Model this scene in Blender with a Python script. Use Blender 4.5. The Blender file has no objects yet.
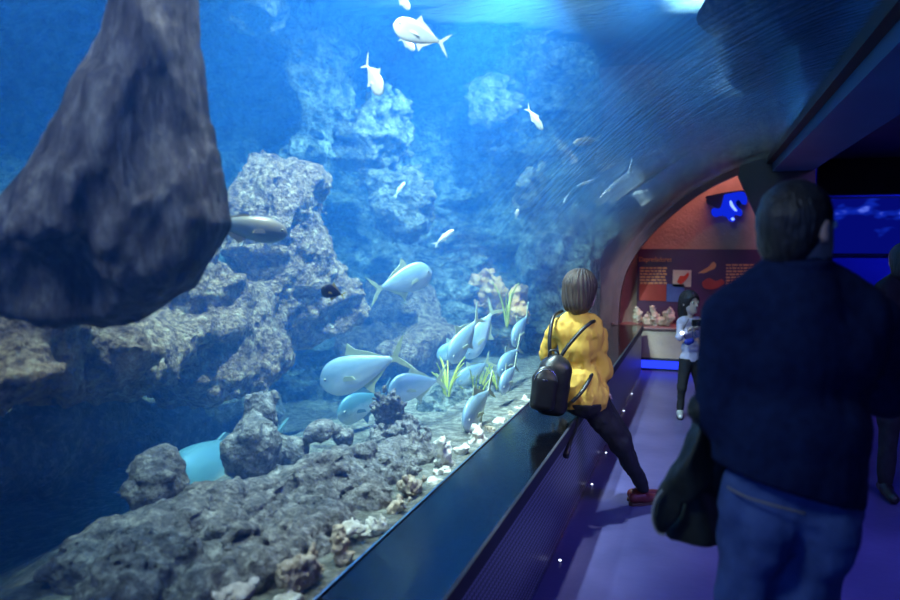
import bpy, bmesh, math, random
import numpy as np
from mathutils import Vector, Matrix
random.seed(7); rng = np.random.default_rng(7)
scn = bpy.context.scene
COL = scn.collection
PI = math.pi
# ------------------------------------------------------------------ camera frame
CAMZ = 1.6; FPX = 750.0
PHI = math.atan(60/750.0); TH = math.atan(255/752.4)
def lvl(px, py, d):
    """pixel + level depth -> camera-level frame (right, forward, up)"""
    u = (px-450)/FPX; v = (300-py)/FPX
    lf = math.cos(PHI)+v*math.sin(PHI); up = v*math.cos(PHI)-math.sin(PHI)
    s = d/lf
    return Vector((u*s, d, CAMZ+up*s))
def w(p):
    return Vector((p[0]*math.cos(TH)-p[1]*math.sin(TH), p[0]*math.sin(TH)+p[1]*math.cos(TH), p[2]))
def at(px, py, d): return w(lvl(px, py, d))
def atX(px, py, X):
    p = at(px, py, 1.0); return Vector((p.x, p.y, p.z-CAMZ))*(X/p.x)+Vector((0,0,CAMZ))
def atZ(px, py, Z):
    p = at(px, py, 1.0); k = (Z-CAMZ)/(p.z-CAMZ); return Vector((p.x*k, p.y*k, Z))
def atY(px, py, Y):
    p = at(px, py, 1.0); k = Y/p.y; return Vector((p.x*k, Y, CAMZ+(p.z-CAMZ)*k))
def dep(p): return -p[0]*math.sin(TH)+p[1]*math.cos(TH)

cam = bpy.data.cameras.new('camera'); co = bpy.data.objects.new('camera', cam); COL.objects.link(co)
cam.sensor_width = 36; cam.lens = 36*FPX/900
co.location = (0,0,CAMZ); co.rotation_euler = (PI/2-PHI, 0, TH)
cam.clip_start = .05
cam.dof.use_dof = True; cam.dof.focus_distance = 4.3; cam.dof.aperture_fstop = 1.8
scn.camera = co
# ------------------------------------------------------------------ materials
def new_mat(name):
    m = bpy.data.materials.new(name); m.use_nodes = True
    nt = m.node_tree; nt.nodes.clear()
    out = nt.nodes.new('ShaderNodeOutputMaterial')
    return m, nt, out
def N(nt, typ, **kw):
    n = nt.nodes.new(typ)
    for k, v in kw.items():
        if k.startswith('i_'): n.inputs[k[2:].replace('_', ' ')].default_value = v
        else: setattr(n, k, v)
    return n
def ramp(nt, stops):
    r = nt.nodes.new('ShaderNodeValToRGB'); e = r.color_ramp.elements
    while len(e) > 1: e.remove(e[-1])
    e[0].position = stops[0][0]; e[0].color = (*stops[0][1], 1)
    for p, c in stops[1:]:
        q = e.new(p); q.color = (*c, 1)
    return r
def mat(name, c1, c2=None, scale=8, rough=.6, metal=0, bump=0, bscale=None, detail=6, stretch=None, coat=0, spec=.5, dist=.02, sss=0):
    m, nt, out = new_mat(name)
    p = N(nt, 'ShaderNodeBsdfPrincipled'); nt.links.new(p.outputs[0], out.inputs[0])
    p.inputs['Roughness'].default_value = rough; p.inputs['Metallic'].default_value = metal
    p.inputs['Coat Weight'].default_value = coat; p.inputs['Specular IOR Level'].default_value = spec
    tc = N(nt, 'ShaderNodeTexCoord'); src = tc.outputs['Object']
    if stretch:
        mp = N(nt, 'ShaderNodeMapping'); mp.inputs['Scale'].default_value = stretch
        nt.links.new(src, mp.inputs[0]); src = mp.outputs[0]
    n = N(nt, 'ShaderNodeTexNoise'); n.inputs['Scale'].default_value = scale; n.inputs['Detail'].default_value = detail
    nt.links.new(src, n.inputs['Vector'])
    r = ramp(nt, [(.35, c1), (.65, c2 or tuple(x*1.3 for x in c1))])
    nt.links.new(n.outputs[0], r.inputs[0]); nt.links.new(r.outputs[0], p.inputs['Base Color'])
    if bump:
        n2 = N(nt, 'ShaderNodeTexNoise'); n2.inputs['Scale'].default_value = bscale or scale*3; n2.inputs['Detail'].default_value = 8
        nt.links.new(src, n2.inputs['Vector'])
        b = N(nt, 'ShaderNodeBump'); b.inputs['Strength'].default_value = bump; b.inputs['Distance'].default_value = dist
        nt.links.new(n2.outputs[0], b.inputs['Height']); nt.links.new(b.outputs[0], p.inputs['Normal'])
    return m
def rock_mat(name, cols, scale=3, bump=1.0, dist=.06, bs=6, st=(1,1,1)):
    m, nt, out = new_mat(name)
    p = N(nt, 'ShaderNodeBsdfPrincipled'); nt.links.new(p.outputs[0], out.inputs[0]); p.inputs['Roughness'].default_value = .85
    p.inputs['Specular IOR Level'].default_value = .25
    tc_ = N(nt, 'ShaderNodeTexCoord'); mpp=N(nt,'ShaderNodeMapping'); mpp.inputs['Scale'].default_value=(st[0],st[1],st[2]); nt.links.new(tc_.outputs['Object'],mpp.inputs[0]); tc=mpp.outputs[0]
    a = N(nt, 'ShaderNodeTexNoise'); a.inputs['Scale'].default_value = scale; a.inputs['Detail'].default_value = 10; a.inputs['Roughness'].default_value = .7
    nt.links.new(tc, a.inputs['Vector'])
    r = ramp(nt, [(.3+.4*i/(len(cols)-1), c) for i, c in enumerate(cols)])
    nt.links.new(a.outputs[0], r.inputs[0]); nt.links.new(r.outputs[0], p.inputs['Base Color'])
    b1 = N(nt, 'ShaderNodeTexNoise'); b1.inputs['Scale'].default_value = bs; b1.inputs['Detail'].default_value = 12; b1.inputs['Roughness'].default_value = .72
    nt.links.new(tc, b1.inputs['Vector'])
    v = N(nt, 'ShaderNodeTexVoronoi'); v.inputs['Scale'].default_value = bs*2.2
    nt.links.new(tc, v.inputs['Vector'])
    ad = N(nt, 'ShaderNodeMath', operation='MULTIPLY_ADD'); ad.inputs[1].default_value = .35
    nt.links.new(v.outputs['Distance'], ad.inputs[0]); nt.links.new(b1.outputs[0], ad.inputs[2])
    b = N(nt, 'ShaderNodeBump'); b.inputs['Strength'].default_value = bump; b.inputs['Distance'].default_value = dist
    nt.links.new(ad.outputs[0], b.inputs['Height']); nt.links.new(b.outputs[0], p.inputs['Normal'])
    return m
def emit(name, col, s):
    m, nt, out = new_mat(name); e = N(nt, 'ShaderNodeEmission'); e.inputs[0].default_value = (*col, 1); e.inputs[1].default_value = s
    nt.links.new(e.outputs[0], out.inputs[0]); return m
# ------------------------------------------------------------------ object helpers
def link(name, me, m=None, parent=None, loc=None):
    o = bpy.data.objects.new(name, me); COL.objects.link(o)
    if m is not None: me.materials.append(m)
    if parent is not None: o.parent = parent
    if loc is not None: o.location = loc
    return o
def mesh(vs, fs, smooth=True):
    me = bpy.data.meshes.new('m')
    if isinstance(vs, np.ndarray): vs = vs.tolist()
    if isinstance(fs, np.ndarray): fs = fs.tolist()
    me.from_pydata(vs, [], fs); me.update()
    if smooth: me.polygons.foreach_set('use_smooth', [True]*len(me.polygons))
    return me
def tag(o, label, cat, group=None, kind=None):
    o['label'] = label; o['category'] = cat
    if group: o['group'] = group
    if kind: o['kind'] = kind
    return o
def struct(o): o['kind'] = 'structure'; return o
def empty(name, loc, rz=0, label=None, cat=None, group=None):
    o = bpy.data.objects.new(name, None); COL.objects.link(o); o.location = loc; o.rotation_euler = (0,0,rz); o.empty_display_size = .1
    if label: tag(o, label, cat, group)
    return o
def box_me(x0,x1,y0,y1,z0,z1, bev=0):
    bm = bmesh.new(); bmesh.ops.create_cube(bm, size=1)
    for v in bm.verts:
        v.co = Vector(((x0+x1)/2+v.co.x*(x1-x0), (y0+y1)/2+v.co.y*(y1-y0), (z0+z1)/2+v.co.z*(z1-z0)))
    if bev: bmesh.ops.bevel(bm, geom=bm.edges[:], offset=bev, segments=2, affect='EDGES', profile=.5)
    me = bpy.data.meshes.new('b'); bm.to_mesh(me); bm.free(); return me
def prism_me(poly, y0, y1):
    """poly of (x,z) extruded along y"""
    bm = bmesh.new(); a = [bm.verts.new((x,y0,z)) for x,z in poly]; b = [bm.verts.new((x,y1,z)) for x,z in poly]
    n = len(poly); bm.faces.new(a); bm.faces.new(b[::-1])
    for i in range(n): bm.faces.new((a[i], b[i], b[(i+1)%n], a[(i+1)%n]))
    bmesh.ops.recalc_face_normals(bm, faces=bm.faces[:])
    bmesh.ops.triangulate(bm, faces=[f for f in bm.faces if len(f.verts) > 4])
    me = bpy.data.meshes.new('p'); bm.to_mesh(me); bm.free(); return me
def tube_me(pts, r, seg=10, cap=True, flat=1.0):
    """swept tube; r number or list; flat squashes along the second frame axis"""
    pts = [Vector(p) for p in pts]; n = len(pts); rs = r if isinstance(r, (list,tuple)) else [r]*n
    vs=[]; fs=[]; up = None
    for i,p in enumerate(pts):
        t = (pts[min(i+1,n-1)]-pts[max(i-1,0)]).normalized()
        if up is None:
            up = Vector((0,0,1)) if abs(t.z)<.9 else Vector((0,1,0))
        s = t.cross(up); s.normalize(); up2 = s.cross(t).normalized(); up = up2
        for k in range(seg):
            a = 2*PI*k/seg; vs.append(tuple(p+s*math.cos(a)*rs[i]+up2*math.sin(a)*rs[i]*flat))
    for i in range(n-1):
        for k in range(seg):
            fs.append((i*seg+k, i*seg+(k+1)%seg, (i+1)*seg+(k+1)%seg, (i+1)*seg+k))
    if cap: fs.append(tuple(range(seg))[::-1]); fs.append(tuple((n-1)*seg+k for k in range(seg)))
    return mesh(vs, fs)
def spline(pts, n=8):
    pts = [Vector(p) for p in pts]; P = [pts[0]]+pts+[pts[-1]]; out=[]
    for i in range(1, len(P)-2):
        for k in range(n):
            t = k/n; a,b,c,d = P[i-1],P[i],P[i+1],P[i+2]
            out.append(.5*((2*b)+(c-a)*t+(2*a-5*b+4*c-d)*t*t+(3*b-a-3*c+d)*t**3))
    out.append(pts[-1]); return out
def join_me(meshes):
    bm = bmesh.new()
    for me in meshes: bm.from_mesh(me)
    o = bpy.data.meshes.new('j'); bm.to_mesh(o); bm.free(); return o
# ------------------------------------------------------------------ noise + SDF + surface nets
_perm = rng.permutation(4096).astype(np.int64); _val = rng.random(4096).astype(np.float32)*2-1
def _h(i,j,k): return _val[_perm[(_perm[(_perm[i & 4095]+j) & 4095]+k) & 4095]]
def vnoise(P):
    F = np.floor(P).astype(np.int64); f = (P-F).astype(np.float32); f = f*f*f*(f*(f*6-15)+10)
    i,j,k = F[...,0],F[...,1],F[...,2]; x,y,z = f[...,0],f[...,1],f[...,2]
    def L(a,b,t): return a+(b-a)*t
    return L(L(L(_h(i,j,k),_h(i+1,j,k),x), L(_h(i,j+1,k),_h(i+1,j+1,k),x), y),
             L(L(_h(i,j,k+1),_h(i+1,j,k+1),x), L(_h(i,j+1,k+1),_h(i+1,j+1,k+1),x), y), z)
def fbm(P, s, o=4, g=.5, ridge=False):
    a = 1; t = 0
    for q in range(o):
        n = vnoise(P*s+17.3*q)
        if ridge: n = 1-2*np.abs(n)
        t = t+a*n; a *= g; s *= 2.03
    return t
def V(p): return np.array(tuple(p), dtype=np.float32)
def s_cone(P, a, b, ra, rb, sy=1.0):
    a, b = V(a), V(b); Q = P
    if sy != 1.0:
        c = (a+b)/2; Q = P.copy(); Q[...,1] = (P[...,1]-c[1])/sy
        a = a.copy(); b = b.copy(); a[1] = (a[1]-c[1])/sy; b[1] = (b[1]-c[1])/sy
    ab = b-a; t = np.clip(((Q-a)@ab)/max(float(ab@ab),1e-9), 0, 1)
    return np.linalg.norm(Q-a-t[...,None]*ab, axis=-1)-(ra+(rb-ra)*t)
def s_ell(P, c, r, R=None):
    q = P-V(c)
    if R is not None: q = q@np.array(R, dtype=np.float32)
    r = np.array(r, dtype=np.float32); k0 = np.linalg.norm(q/r, axis=-1)
    return (k0-1)*float(min(r))*(.5+.5*float(r.mean()/min(r)))
def smin(a, b, k=.03):
    h = np.clip(.5+.5*(b-a)/k, 0, 1); return b+(a-b)*h-k*h*(1-h)
def smax(a, b, k=.02): return -smin(-a, -b, k)
def U(ds, k=.03):
    d = ds[0]
    for e in ds[1:]: d = smin(d, e, k)
    return d
def s_box(P, c, h, r=.01):
    q = np.abs(P-V(c))-(np.array(h, dtype=np.float32)-r)
    return np.linalg.norm(np.maximum(q,0), axis=-1)+np.minimum(q.max(axis=-1),0)-r
def s_poly2(X, Z, poly):
    """signed distance to 2D polygon"""
    d = np.full(X.shape, 1e9, dtype=np.float32); s = np.ones(X.shape, dtype=np.float32); n = len(poly)
    for i in range(n):
        ax, az = poly[i]; bx, bz = poly[i-1]
        ex, ez = bx-ax, bz-az; wx, wz = X-ax, Z-az
        t = np.clip((wx*ex+wz*ez)/(ex*ex+ez*ez+1e-12), 0, 1)
        d = np.minimum(d, (wx-ex*t)**2+(wz-ez*t)**2)
        c1 = Z >= az; c2 = Z < bz; c3 = ex*wz > ez*wx
        s = np.where((c1&c2&c3)|(~c1&~c2&~c3), -s, s)
    return s*np.sqrt(d)
def nets(f, lo, hi, h):
    lo = np.array(lo, dtype=np.float32); hi = np.array(hi, dtype=np.float32)
    n = np.ceil((hi-lo)/h).astype(int)+1
    xs = [lo[i]+h*np.arange(n[i], dtype=np.float32) for i in range(3)]
    P = np.stack(np.meshgrid(*xs, indexing='ij'), -1)
    D = f(P).astype(np.float32)
    D[0]=np.maximum(D[0],1e-3); D[-1]=np.maximum(D[-1],1e-3); D[:,0]=np.maximum(D[:,0],1e-3); D[:,-1]=np.maximum(D[:,-1],1e-3); D[:,:,0]=np.maximum(D[:,:,0],1e-3); D[:,:,-1]=np.maximum(D[:,:,-1],1e-3)
    ins = D < 0
    c = np.zeros(tuple(n-1), dtype=np.int32)
    for dx in (0,1):
        for dy in (0,1):
            for dz in (0,1): c += ins[dx:dx+n[0]-1, dy:dy+n[1]-1, dz:dz+n[2]-1]
    act = (c > 0)&(c < 8); idx = -np.ones(act.shape, dtype=np.int64); A = np.argwhere(act); idx[act] = np.arange(len(A))
    acc = np.zeros((len(A),3)); cnt = np.zeros(len(A))
    cs = [(x,y,z) for x in (0,1) for y in (0,1) for z in (0,1)]
    for a in cs:
        for ax in range(3):
            if a[ax]: continue
            b = list(a); b[ax] = 1
            da = D[A[:,0]+a[0], A[:,1]+a[1], A[:,2]+a[2]]; db = D[A[:,0]+b[0], A[:,1]+b[1], A[:,2]+b[2]]
            m = (da < 0) != (db < 0); t = np.where(m, da/np.where(m, da-db, 1), 0)
            p = np.tile(np.array(a, dtype=float), (len(A),1)); p[:,ax] += t
            acc[m] += p[m]; cnt[m] += 1
    vs = lo+(A+acc/cnt[:,None])*h
    fs = []
    for ax in range(3):
        o1, o2 = (ax+1)%3, (ax+2)%3
        sl0 = [slice(None)]*3; sl1 = [slice(None)]*3; sl0[ax] = slice(0,-1); sl1[ax] = slice(1,None)
        ch = ins[tuple(sl0)] != ins[tuple(sl1)]
        E = np.argwhere(ch); E = E[(E[:,o1]>0)&(E[:,o2]>0)&(E[:,o1]<n[o1]-1)&(E[:,o2]<n[o2]-1)]
        q = []
        for d1,d2 in ((1,1),(0,1),(0,0),(1,0)):
            e = E.copy(); e[:,o1] -= d1; e[:,o2] -= d2; q.append(idx[e[:,0],e[:,1],e[:,2]])
        Q = np.stack(q,1); inside = ins[E[:,0],E[:,1],E[:,2]]
        Q = np.where(inside[:,None], Q, Q[:,::-1]); fs.append(Q)
    fs = np.concatenate(fs); return vs, fs
def biggest(vs, fs):
    lab = np.arange(len(vs)); e = np.concatenate([fs[:,[0,1]],fs[:,[1,2]],fs[:,[2,3]],fs[:,[3,0]]])
    while True:
        m = np.minimum(lab[e[:,0]], lab[e[:,1]]); new = lab.copy()
        np.minimum.at(new, e[:,0], m); np.minimum.at(new, e[:,1], m); new = new[new]; new = new[new]
        if (new == lab).all(): break
        lab = new
    u, c = np.unique(lab, return_counts=True); keep = lab == u[c.argmax()]
    idx = np.cumsum(keep)-1; fk = fs[keep[fs[:,0]]]
    return vs[keep], idx[fk]
def sdf_obj(name, f, lo, hi, h, m, parent=None, rel=None):
    vs, fs = nets(f, lo, hi, h)
    if m.name in ROCKY: vs, fs = biggest(vs, fs)
    if rel is not None: vs = vs-np.array(tuple(rel))
    o = link(name, mesh(vs, fs), m, parent)
    if rel is not None: o.location = rel
    return o
ROCKY = set()
WSC=.135; WAB=.22; LT=.8; RT=2.1; EXPO=0.0
# ================================================================== MATERIALS
M_floor = mat('floor_vinyl', (.075,.068,.19), (.115,.10,.26), scale=2, rough=.30, bump=.15, bscale=14, dist=.01)
M_dark = mat('dark_paint', (.02,.02,.035), (.03,.03,.05), scale=3, rough=.6)
M_ceil = mat('ceiling_paint', (.05,.07,.12), (.07,.09,.15), scale=3, rough=.55)
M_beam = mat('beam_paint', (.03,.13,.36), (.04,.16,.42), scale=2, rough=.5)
M_pink = mat('rough_plaster', (.62,.40,.34), (.75,.50,.42), scale=5, rough=.85, bump=.4, bscale=30)
M_purple = mat('end_wall_paint', (.11,.025,.05), (.17,.04,.07), scale=4, rough=.6, bump=.3)
M_ledge = mat('brushed_steel', (.014,.016,.035), (.022,.026,.05), scale=30, rough=.12, metal=.9, bump=.04, bscale=40)
M_chrome = mat('steel_edge', (.6,.6,.65), scale=20, rough=.2, metal=1)
# perforated sheet
M_perf, nt, out = new_mat('perforated_sheet')
p = N(nt,'ShaderNodeBsdfPrincipled'); nt.links.new(p.outputs[0], out.inputs[0]); p.inputs['Metallic'].default_value=.5; p.inputs['Roughness'].default_value=.4
tc = N(nt,'ShaderNodeTexCoord'); sp = N(nt,'ShaderNodeSeparateXYZ'); nt.links.new(tc.outputs['Object'], sp.inputs[0])
def wave(o, k):
    a = N(nt,'ShaderNodeMath',operation='MULTIPLY'); a.inputs[1].default_value = k; nt.links.new(o, a.inputs[0])
    s = N(nt,'ShaderNodeMath',operation='SINE'); nt.links.new(a.outputs[0], s.inputs[0])
    return s.outputs[0]
mm = N(nt,'ShaderNodeMath',operation='MULTIPLY'); nt.links.new(wave(sp.outputs['Y'], 2*PI/.052), mm.inputs[0]); nt.links.new(wave(sp.outputs['Z'], 2*PI/.052), mm.inputs[1])
ab = N(nt,'ShaderNodeMath',operation='ABSOLUTE'); nt.links.new(mm.outputs[0], ab.inputs[0])
r = ramp(nt, [(.38,(.30,.29,.42)), (.50,(.01,.01,.02))]); nt.links.new(ab.outputs[0], r.inputs[0]); nt.links.new(r.outputs[0], p.inputs['Base Color'])
# acrylic
M_acr, nt, out = new_mat('acrylic')
tr = N(nt,'ShaderNodeBsdfTransparent'); tr.inputs[0].default_value = (.97,.985,1,1)
gl = N(nt,'ShaderNodeBsdfGlossy'); gl.inputs['Roughness'].default_value = .07
lw = N(nt,'ShaderNodeLayerWeight'); lw.inputs['Blend'].default_value = .5
pw_ = N(nt,'ShaderNodeMath',operation='POWER'); pw_.inputs[1].default_value = 4.5; nt.links.new(lw.outputs['Facing'], pw_.inputs[0])
fr = N(nt,'ShaderNodeMath',operation='MULTIPLY_ADD'); fr.inputs[1].default_value=.32; fr.inputs[2].default_value=.015; nt.links.new(pw_.outputs[0], fr.inputs[0])
rf = N(nt,'ShaderNodeBsdfRefraction'); rf.inputs['IOR'].default_value=1.05; rf.inputs['Roughness'].default_value=.0
mr_ = N(nt,'ShaderNodeMixShader'); mr_.inputs[0].default_value=.6; nt.links.new(tr.outputs[0], mr_.inputs[1]); nt.links.new(rf.outputs[0], mr_.inputs[2])
mx = N(nt,'ShaderNodeMixShader'); nt.links.new(fr.outputs[0], mx.inputs[0]); nt.links.new(mr_.outputs[0], mx.inputs[1]); nt.links.new(gl.outputs[0], mx.inputs[2]); nt.links.new(mx.outputs[0], out.inputs[0])
tc = N(nt,'ShaderNodeTexCoord'); mp = N(nt,'ShaderNodeMapping'); mp.inputs['Scale'].default_value = (.8,7,.8)
nt.links.new(tc.outputs['Object'], mp.inputs[0]); ns = N(nt,'ShaderNodeTexNoise'); ns.inputs['Scale'].default_value = 3; ns.inputs['Detail'].default_value = 4
nt.links.new(mp.outputs[0], ns.inputs['Vector']); b = N(nt,'ShaderNodeBump'); b.inputs['Strength'].default_value=.5; b.inputs['Distance'].default_value=.05
nt.links.new(ns.outputs[0], b.inputs['Height']); nt.links.new(b.outputs[0], gl.inputs['Normal'])
sz=N(nt,'ShaderNodeSeparateXYZ'); nt.links.new(tc.outputs['Object'], sz.inputs[0])
def rng_(o,a,b,c,d):
    q=N(nt,'ShaderNodeMapRange',interpolation_type='SMOOTHSTEP')
    for k_,v_ in zip(('From Min','From Max','To Min','To Max'),(a,b,c,d)): q.inputs[k_].default_value=v_
    nt.links.new(o,q.inputs['Value']); return q
mz_=rng_(sz.outputs['Z'],1.4,1.95,0,1); my_=rng_(sz.outputs['Y'],1.8,3.6,0,1)
mz=N(nt,'ShaderNodeMath',operation='MULTIPLY'); nt.links.new(mz_.outputs[0],mz.inputs[0]); nt.links.new(my_.outputs[0],mz.inputs[1])
mf=N(nt,'ShaderNodeMath',operation='MULTIPLY'); mf.inputs[1].default_value=.7; nt.links.new(mz.outputs[0],mf.inputs[0]); nt.links.new(mf.outputs[0],mr_.inputs[0])
b3=N(nt,'ShaderNodeBump'); b3.inputs['Distance'].default_value=.06; nt.links.new(mz.outputs[0], b3.inputs['Strength']); nt.links.new(ns.outputs[0], b3.inputs['Height']); nt.links.new(b3.outputs[0], rf.inputs['Normal'])
# water body
M_water, nt, out = new_mat('tank_water')
sc_ = N(nt,'ShaderNodeVolumeScatter'); sc_.inputs['Color'].default_value = (.05,.30,1,1); sc_.inputs['Density'].default_value = WSC; sc_.inputs['Anisotropy'].default_value = .25
ab_ = N(nt,'ShaderNodeVolumeAbsorption'); ab_.inputs['Color'].default_value = (.08,.66,.93,1); ab_.inputs['Density'].default_value = WAB
ad = N(nt,'ShaderNodeAddShader'); nt.links.new(sc_.outputs[0], ad.inputs[0]); nt.links.new(ab_.outputs[0], ad.inputs[1]); nt.links.new(ad.outputs[0], out.inputs['Volume'])
t_ = N(nt,'ShaderNodeBsdfTransparent'); nt.links.new(t_.outputs[0], out.inputs['Surface'])
# water surface seen from below
M_surf, nt, out = new_mat('rippled_surface')
tl = N(nt,'ShaderNodeBsdfTranslucent'); tl.inputs[0].default_value = (.25,.38,.60,1)
g2 = N(nt,'ShaderNodeBsdfGlossy'); g2.inputs['Roughness'].default_value = .12; g2.inputs[0].default_value = (.36,.44,.6,1)
m2 = N(nt,'ShaderNodeMixShader'); m2.inputs[0].default_value=.6; nt.links.new(tl.outputs[0], m2.inputs[1]); nt.links.new(g2.outputs[0], m2.inputs[2]); nt.links.new(m2.outputs[0], out.inputs[0])
tc = N(nt,'ShaderNodeTexCoord'); mp = N(nt,'ShaderNodeMapping'); mp.inputs['Scale'].default_value = (1.6,5,1)
nt.links.new(tc.outputs['Object'], mp.inputs[0]); ns = N(nt,'ShaderNodeTexNoise'); ns.inputs['Scale'].default_value = 3.5; ns.inputs['Detail'].default_value = 5
nt.links.new(mp.outputs[0], ns.inputs['Vector']); b = N(nt,'ShaderNodeBump'); b.inputs['Strength'].default_value=1; b.inputs['Distance'].default_value=.12
nt.links.new(ns.outputs[0], b.inputs['Height']); nt.links.new(b.outputs[0], g2.inputs['Normal']); nt.links.new(b.outputs[0], tl.inputs['Normal'])

R_near = rock_mat('foreground_rock', [(.05,.045,.05),(.22,.20,.20),(.60,.55,.52)], scale=20, bs=26, dist=.035)
R_hang = rock_mat('hanging_rock', [(.05,.04,.055),(.20,.17,.20),(.55,.50,.54)], scale=9, bs=10, dist=.07, bump=1, st=(1.6,1.6,.5))
R_cliff = rock_mat('cliff_rock', [(.07,.035,.03),(.28,.16,.11),(.66,.42,.27),(1,.84,.62)], scale=18, bs=20, dist=.11)
R_back = rock_mat('reef_wall', [(.015,.03,.04),(.12,.17,.18),(.55,.60,.54),(.95,.98,.88)], scale=9, bs=11, dist=.28)
R_stone = rock_mat('coral_rubble', [(.40,.33,.27),(.82,.75,.66),(1,.97,.93)], scale=16, bs=30, dist=.012)
R_brown = rock_mat('brown_rubble', [(.20,.14,.11),(.55,.43,.33),(.9,.8,.68)], scale=18, bs=30, dist=.012)
R_sand = rock_mat('tank_sand', [(.08,.08,.075),(.26,.25,.22),(.6,.58,.52)], scale=16, bs=18, dist=.06)
R_org = rock_mat('orange_coral', [(.55,.22,.08),(.8,.42,.18),(.9,.6,.35)], scale=9, bs=16, dist=.02)
R_out = rock_mat('outcrop_rock', [(.02,.025,.025),(.10,.11,.10),(.26,.27,.22),(.5,.5,.42)], scale=12, bs=13, dist=.12)
ROCKY |= {'outcrop_rock'}
ROCKY |= {m.name for m in (R_near,R_hang,R_cliff,R_back,R_stone,R_brown,R_org)}
# ================================================================== ARCH + TANK
PROF = [(-1.04,.575),(-1.035,.8),(-1.01,1.02),(-.95,1.25),(-.84,1.47),(-.70,1.66),(-.52,1.85),(-.30,2.05),(-.05,2.23),(.20,2.36),(.45,2.46),(.66,2.51)]
pr = [(v.x, v.z) for v in spline([Vector((a,0,b)) for a,b in PROF], 5)]
def offs(poly, d):
    out=[]
    for i,(x,z) in enumerate(poly):
        x0,z0 = poly[max(i-1,0)]; x1,z1 = poly[min(i+1,len(poly)-1)]
        tx,tz = x1-x0, z1-z0; l = math.hypot(tx,tz); out.append((x-tz/l*d, z+tx/l*d))
    return out
Y0, Y1 = -1.6, 9.3
po = offs(pr, .05)
o = link('window_1', prism_me(pr+po[::-1], Y0, Y1-.005), M_acr); struct(o)
for pgn in o.data.polygons: pgn.use_smooth = True
o.data.set_sharp_from_angle(angle=math.radians(35))
pw = offs(pr, .058)
ZS = 3.7
wp = [(-1.094,.3)]+pw+[(.66,2.58),(.66,ZS-.01),(-6.98,ZS-.01),(-6.98,.02)]
o = link('water', prism_me(wp, Y0+.01, Y1-.01), M_water); tag(o, 'clear blue water filling the aquarium tank behind the curved acrylic wall', 'water', kind='stuff')
# water surface
vs=[];fs=[]; nx,ny=80,110
for i in range(nx+1):
    for j in range(ny+1): vs.append((-7+7.66*i/nx, Y0+(Y1-Y0)*j/ny, ZS))
vs=np.array(vs); vs[:,2]+= .03*fbm(vs*np.array([1,2.5,1]),1.3,3)
for i in range(nx):
    for j in range(ny):
        a=i*(ny+1)+j; fs.append((a,a+1,a+ny+2,a+ny+1))
o = link('water_surface', mesh(vs,fs), M_surf); tag(o,'rippled bright water surface overhead, seen from below through the tunnel','water surface', kind='stuff')
# tank shell
struct(link('wall_tank_back', box_me(-7.3,-7.0,Y0-.2,Y1+.3,-.2,4.2), R_back))
struct(link('wall_tank_near', box_me(-7.0,-1.16,Y0-.2,Y0-.02,-.2,4.2), R_back))
# end wall with arch opening
apoly = [(x,z) for x,z in offs(pr,-.03)]
wall_end = [(-7.2,-.02)]+[(-1.07,-.02)]+[(-1.07,.575)]+apoly[1:]+[(.66,2.48),(.9,2.55),(.9,4.2),(-7.2,4.2)]
struct(link('wall_end', prism_me(wall_end, Y1, Y1+.18), M_purple))
# rim around the far opening
rim = offs(pr,-.02); rim2 = offs(pr,-.075)
struct(link('trim_1', prism_me(rim+rim2[::-1], Y1-.12, Y1+.02), M_purple))
# ledge
ledge = empty('viewing_ledge', (-.86,4,0), 0, 'long dark steel ledge with a perforated front running below the aquarium glass', 'ledge')
def lp(name, me, m):
    o = link(name, me, m, ledge); o.matrix_parent_inverse = Matrix.Translation((.86,-4,0)); return o
lp('ledge_top', box_me(-1.045,-.685,Y0,Y1,.535,.57,.004), M_ledge)
lp('front_edge', box_me(-.69,-.675,Y0,Y1,.505,.572,.003), M_dark)
lp('perforated_panel', box_me(-.72,-.695,Y0,Y1,.02,.535), M_perf)
lp('base_strip', box_me(-.70,-.685,Y0,Y1,.0,.02), M_chrome)
lp('glass_channel', box_me(-1.036,-1.028,Y0,Y1,.57,.576), M_chrome)
lp('ledge_base', box_me(-1.09,-.73,Y0,Y1,.0,.50), M_dark)
# tank floor
vs=[];fs=[]; nx,ny=90,150
X_=np.linspace(-7,-1.088,nx+1); Y_=np.linspace(Y0,Y1,ny+1)
g=np.array([(x,y,0) for x in X_ for y in Y_]); t=np.clip((-g[:,0]-1.9)/1.2,0,1); t=t*t*(3-2*t)
g[:,2]=.50-.37*t+.03*fbm(g,1.7,4)*np.clip((-1.2-g[:,0])*3,0,1)
for i in range(nx):
    for j in range(ny):
        a=i*(ny+1)+j; fs.append((a,a+ny+1,a+ny+2,a+1))
o=link('tank_floor', mesh(g,fs), R_sand); struct(o); o.name='floor_tank'
# ================================================================== REEF WALL (height field along X)
def ss(a,b,x): t=np.clip((x-a)/(b-a),0,1); return t*t*(3-2*t)
ny,nz=420,150
Yg=np.linspace(Y0,Y1,ny+1); Zg=np.linspace(-.1,ZS+.3,nz+1)
YY,ZZ=np.meshgrid(Yg,Zg,indexing='ij')
Pn=np.stack([YY,ZZ,np.zeros_like(YY)],-1)
base_x=np.interp(YY,[-1.6,2.4,3.4,4.6,5.4,6.0,6.8,7.8,8.8,9.3],[-6.6,-6.6,-6.3,-5.4,-3.9,-2.9,-2.2,-1.7,-1.35,-1.25])
n1=fbm(Pn,.8,3); n2=fbm(Pn,2.2,4,.55,ridge=True); n3=fbm(Pn,6,5,.62)
XX=base_x+.50*n1+.34*n2+.11*n3-.25*ss(1.6,3.2,ZZ)*ss(5,6,YY)
def pock(px,py,d,rr,dpt):
    global XX
    c=at(px,py,d); XX-=dpt*np.exp(-(((YY-c.y)/rr)**2+((ZZ-c.z)/rr)**2)**1.5)
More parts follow.
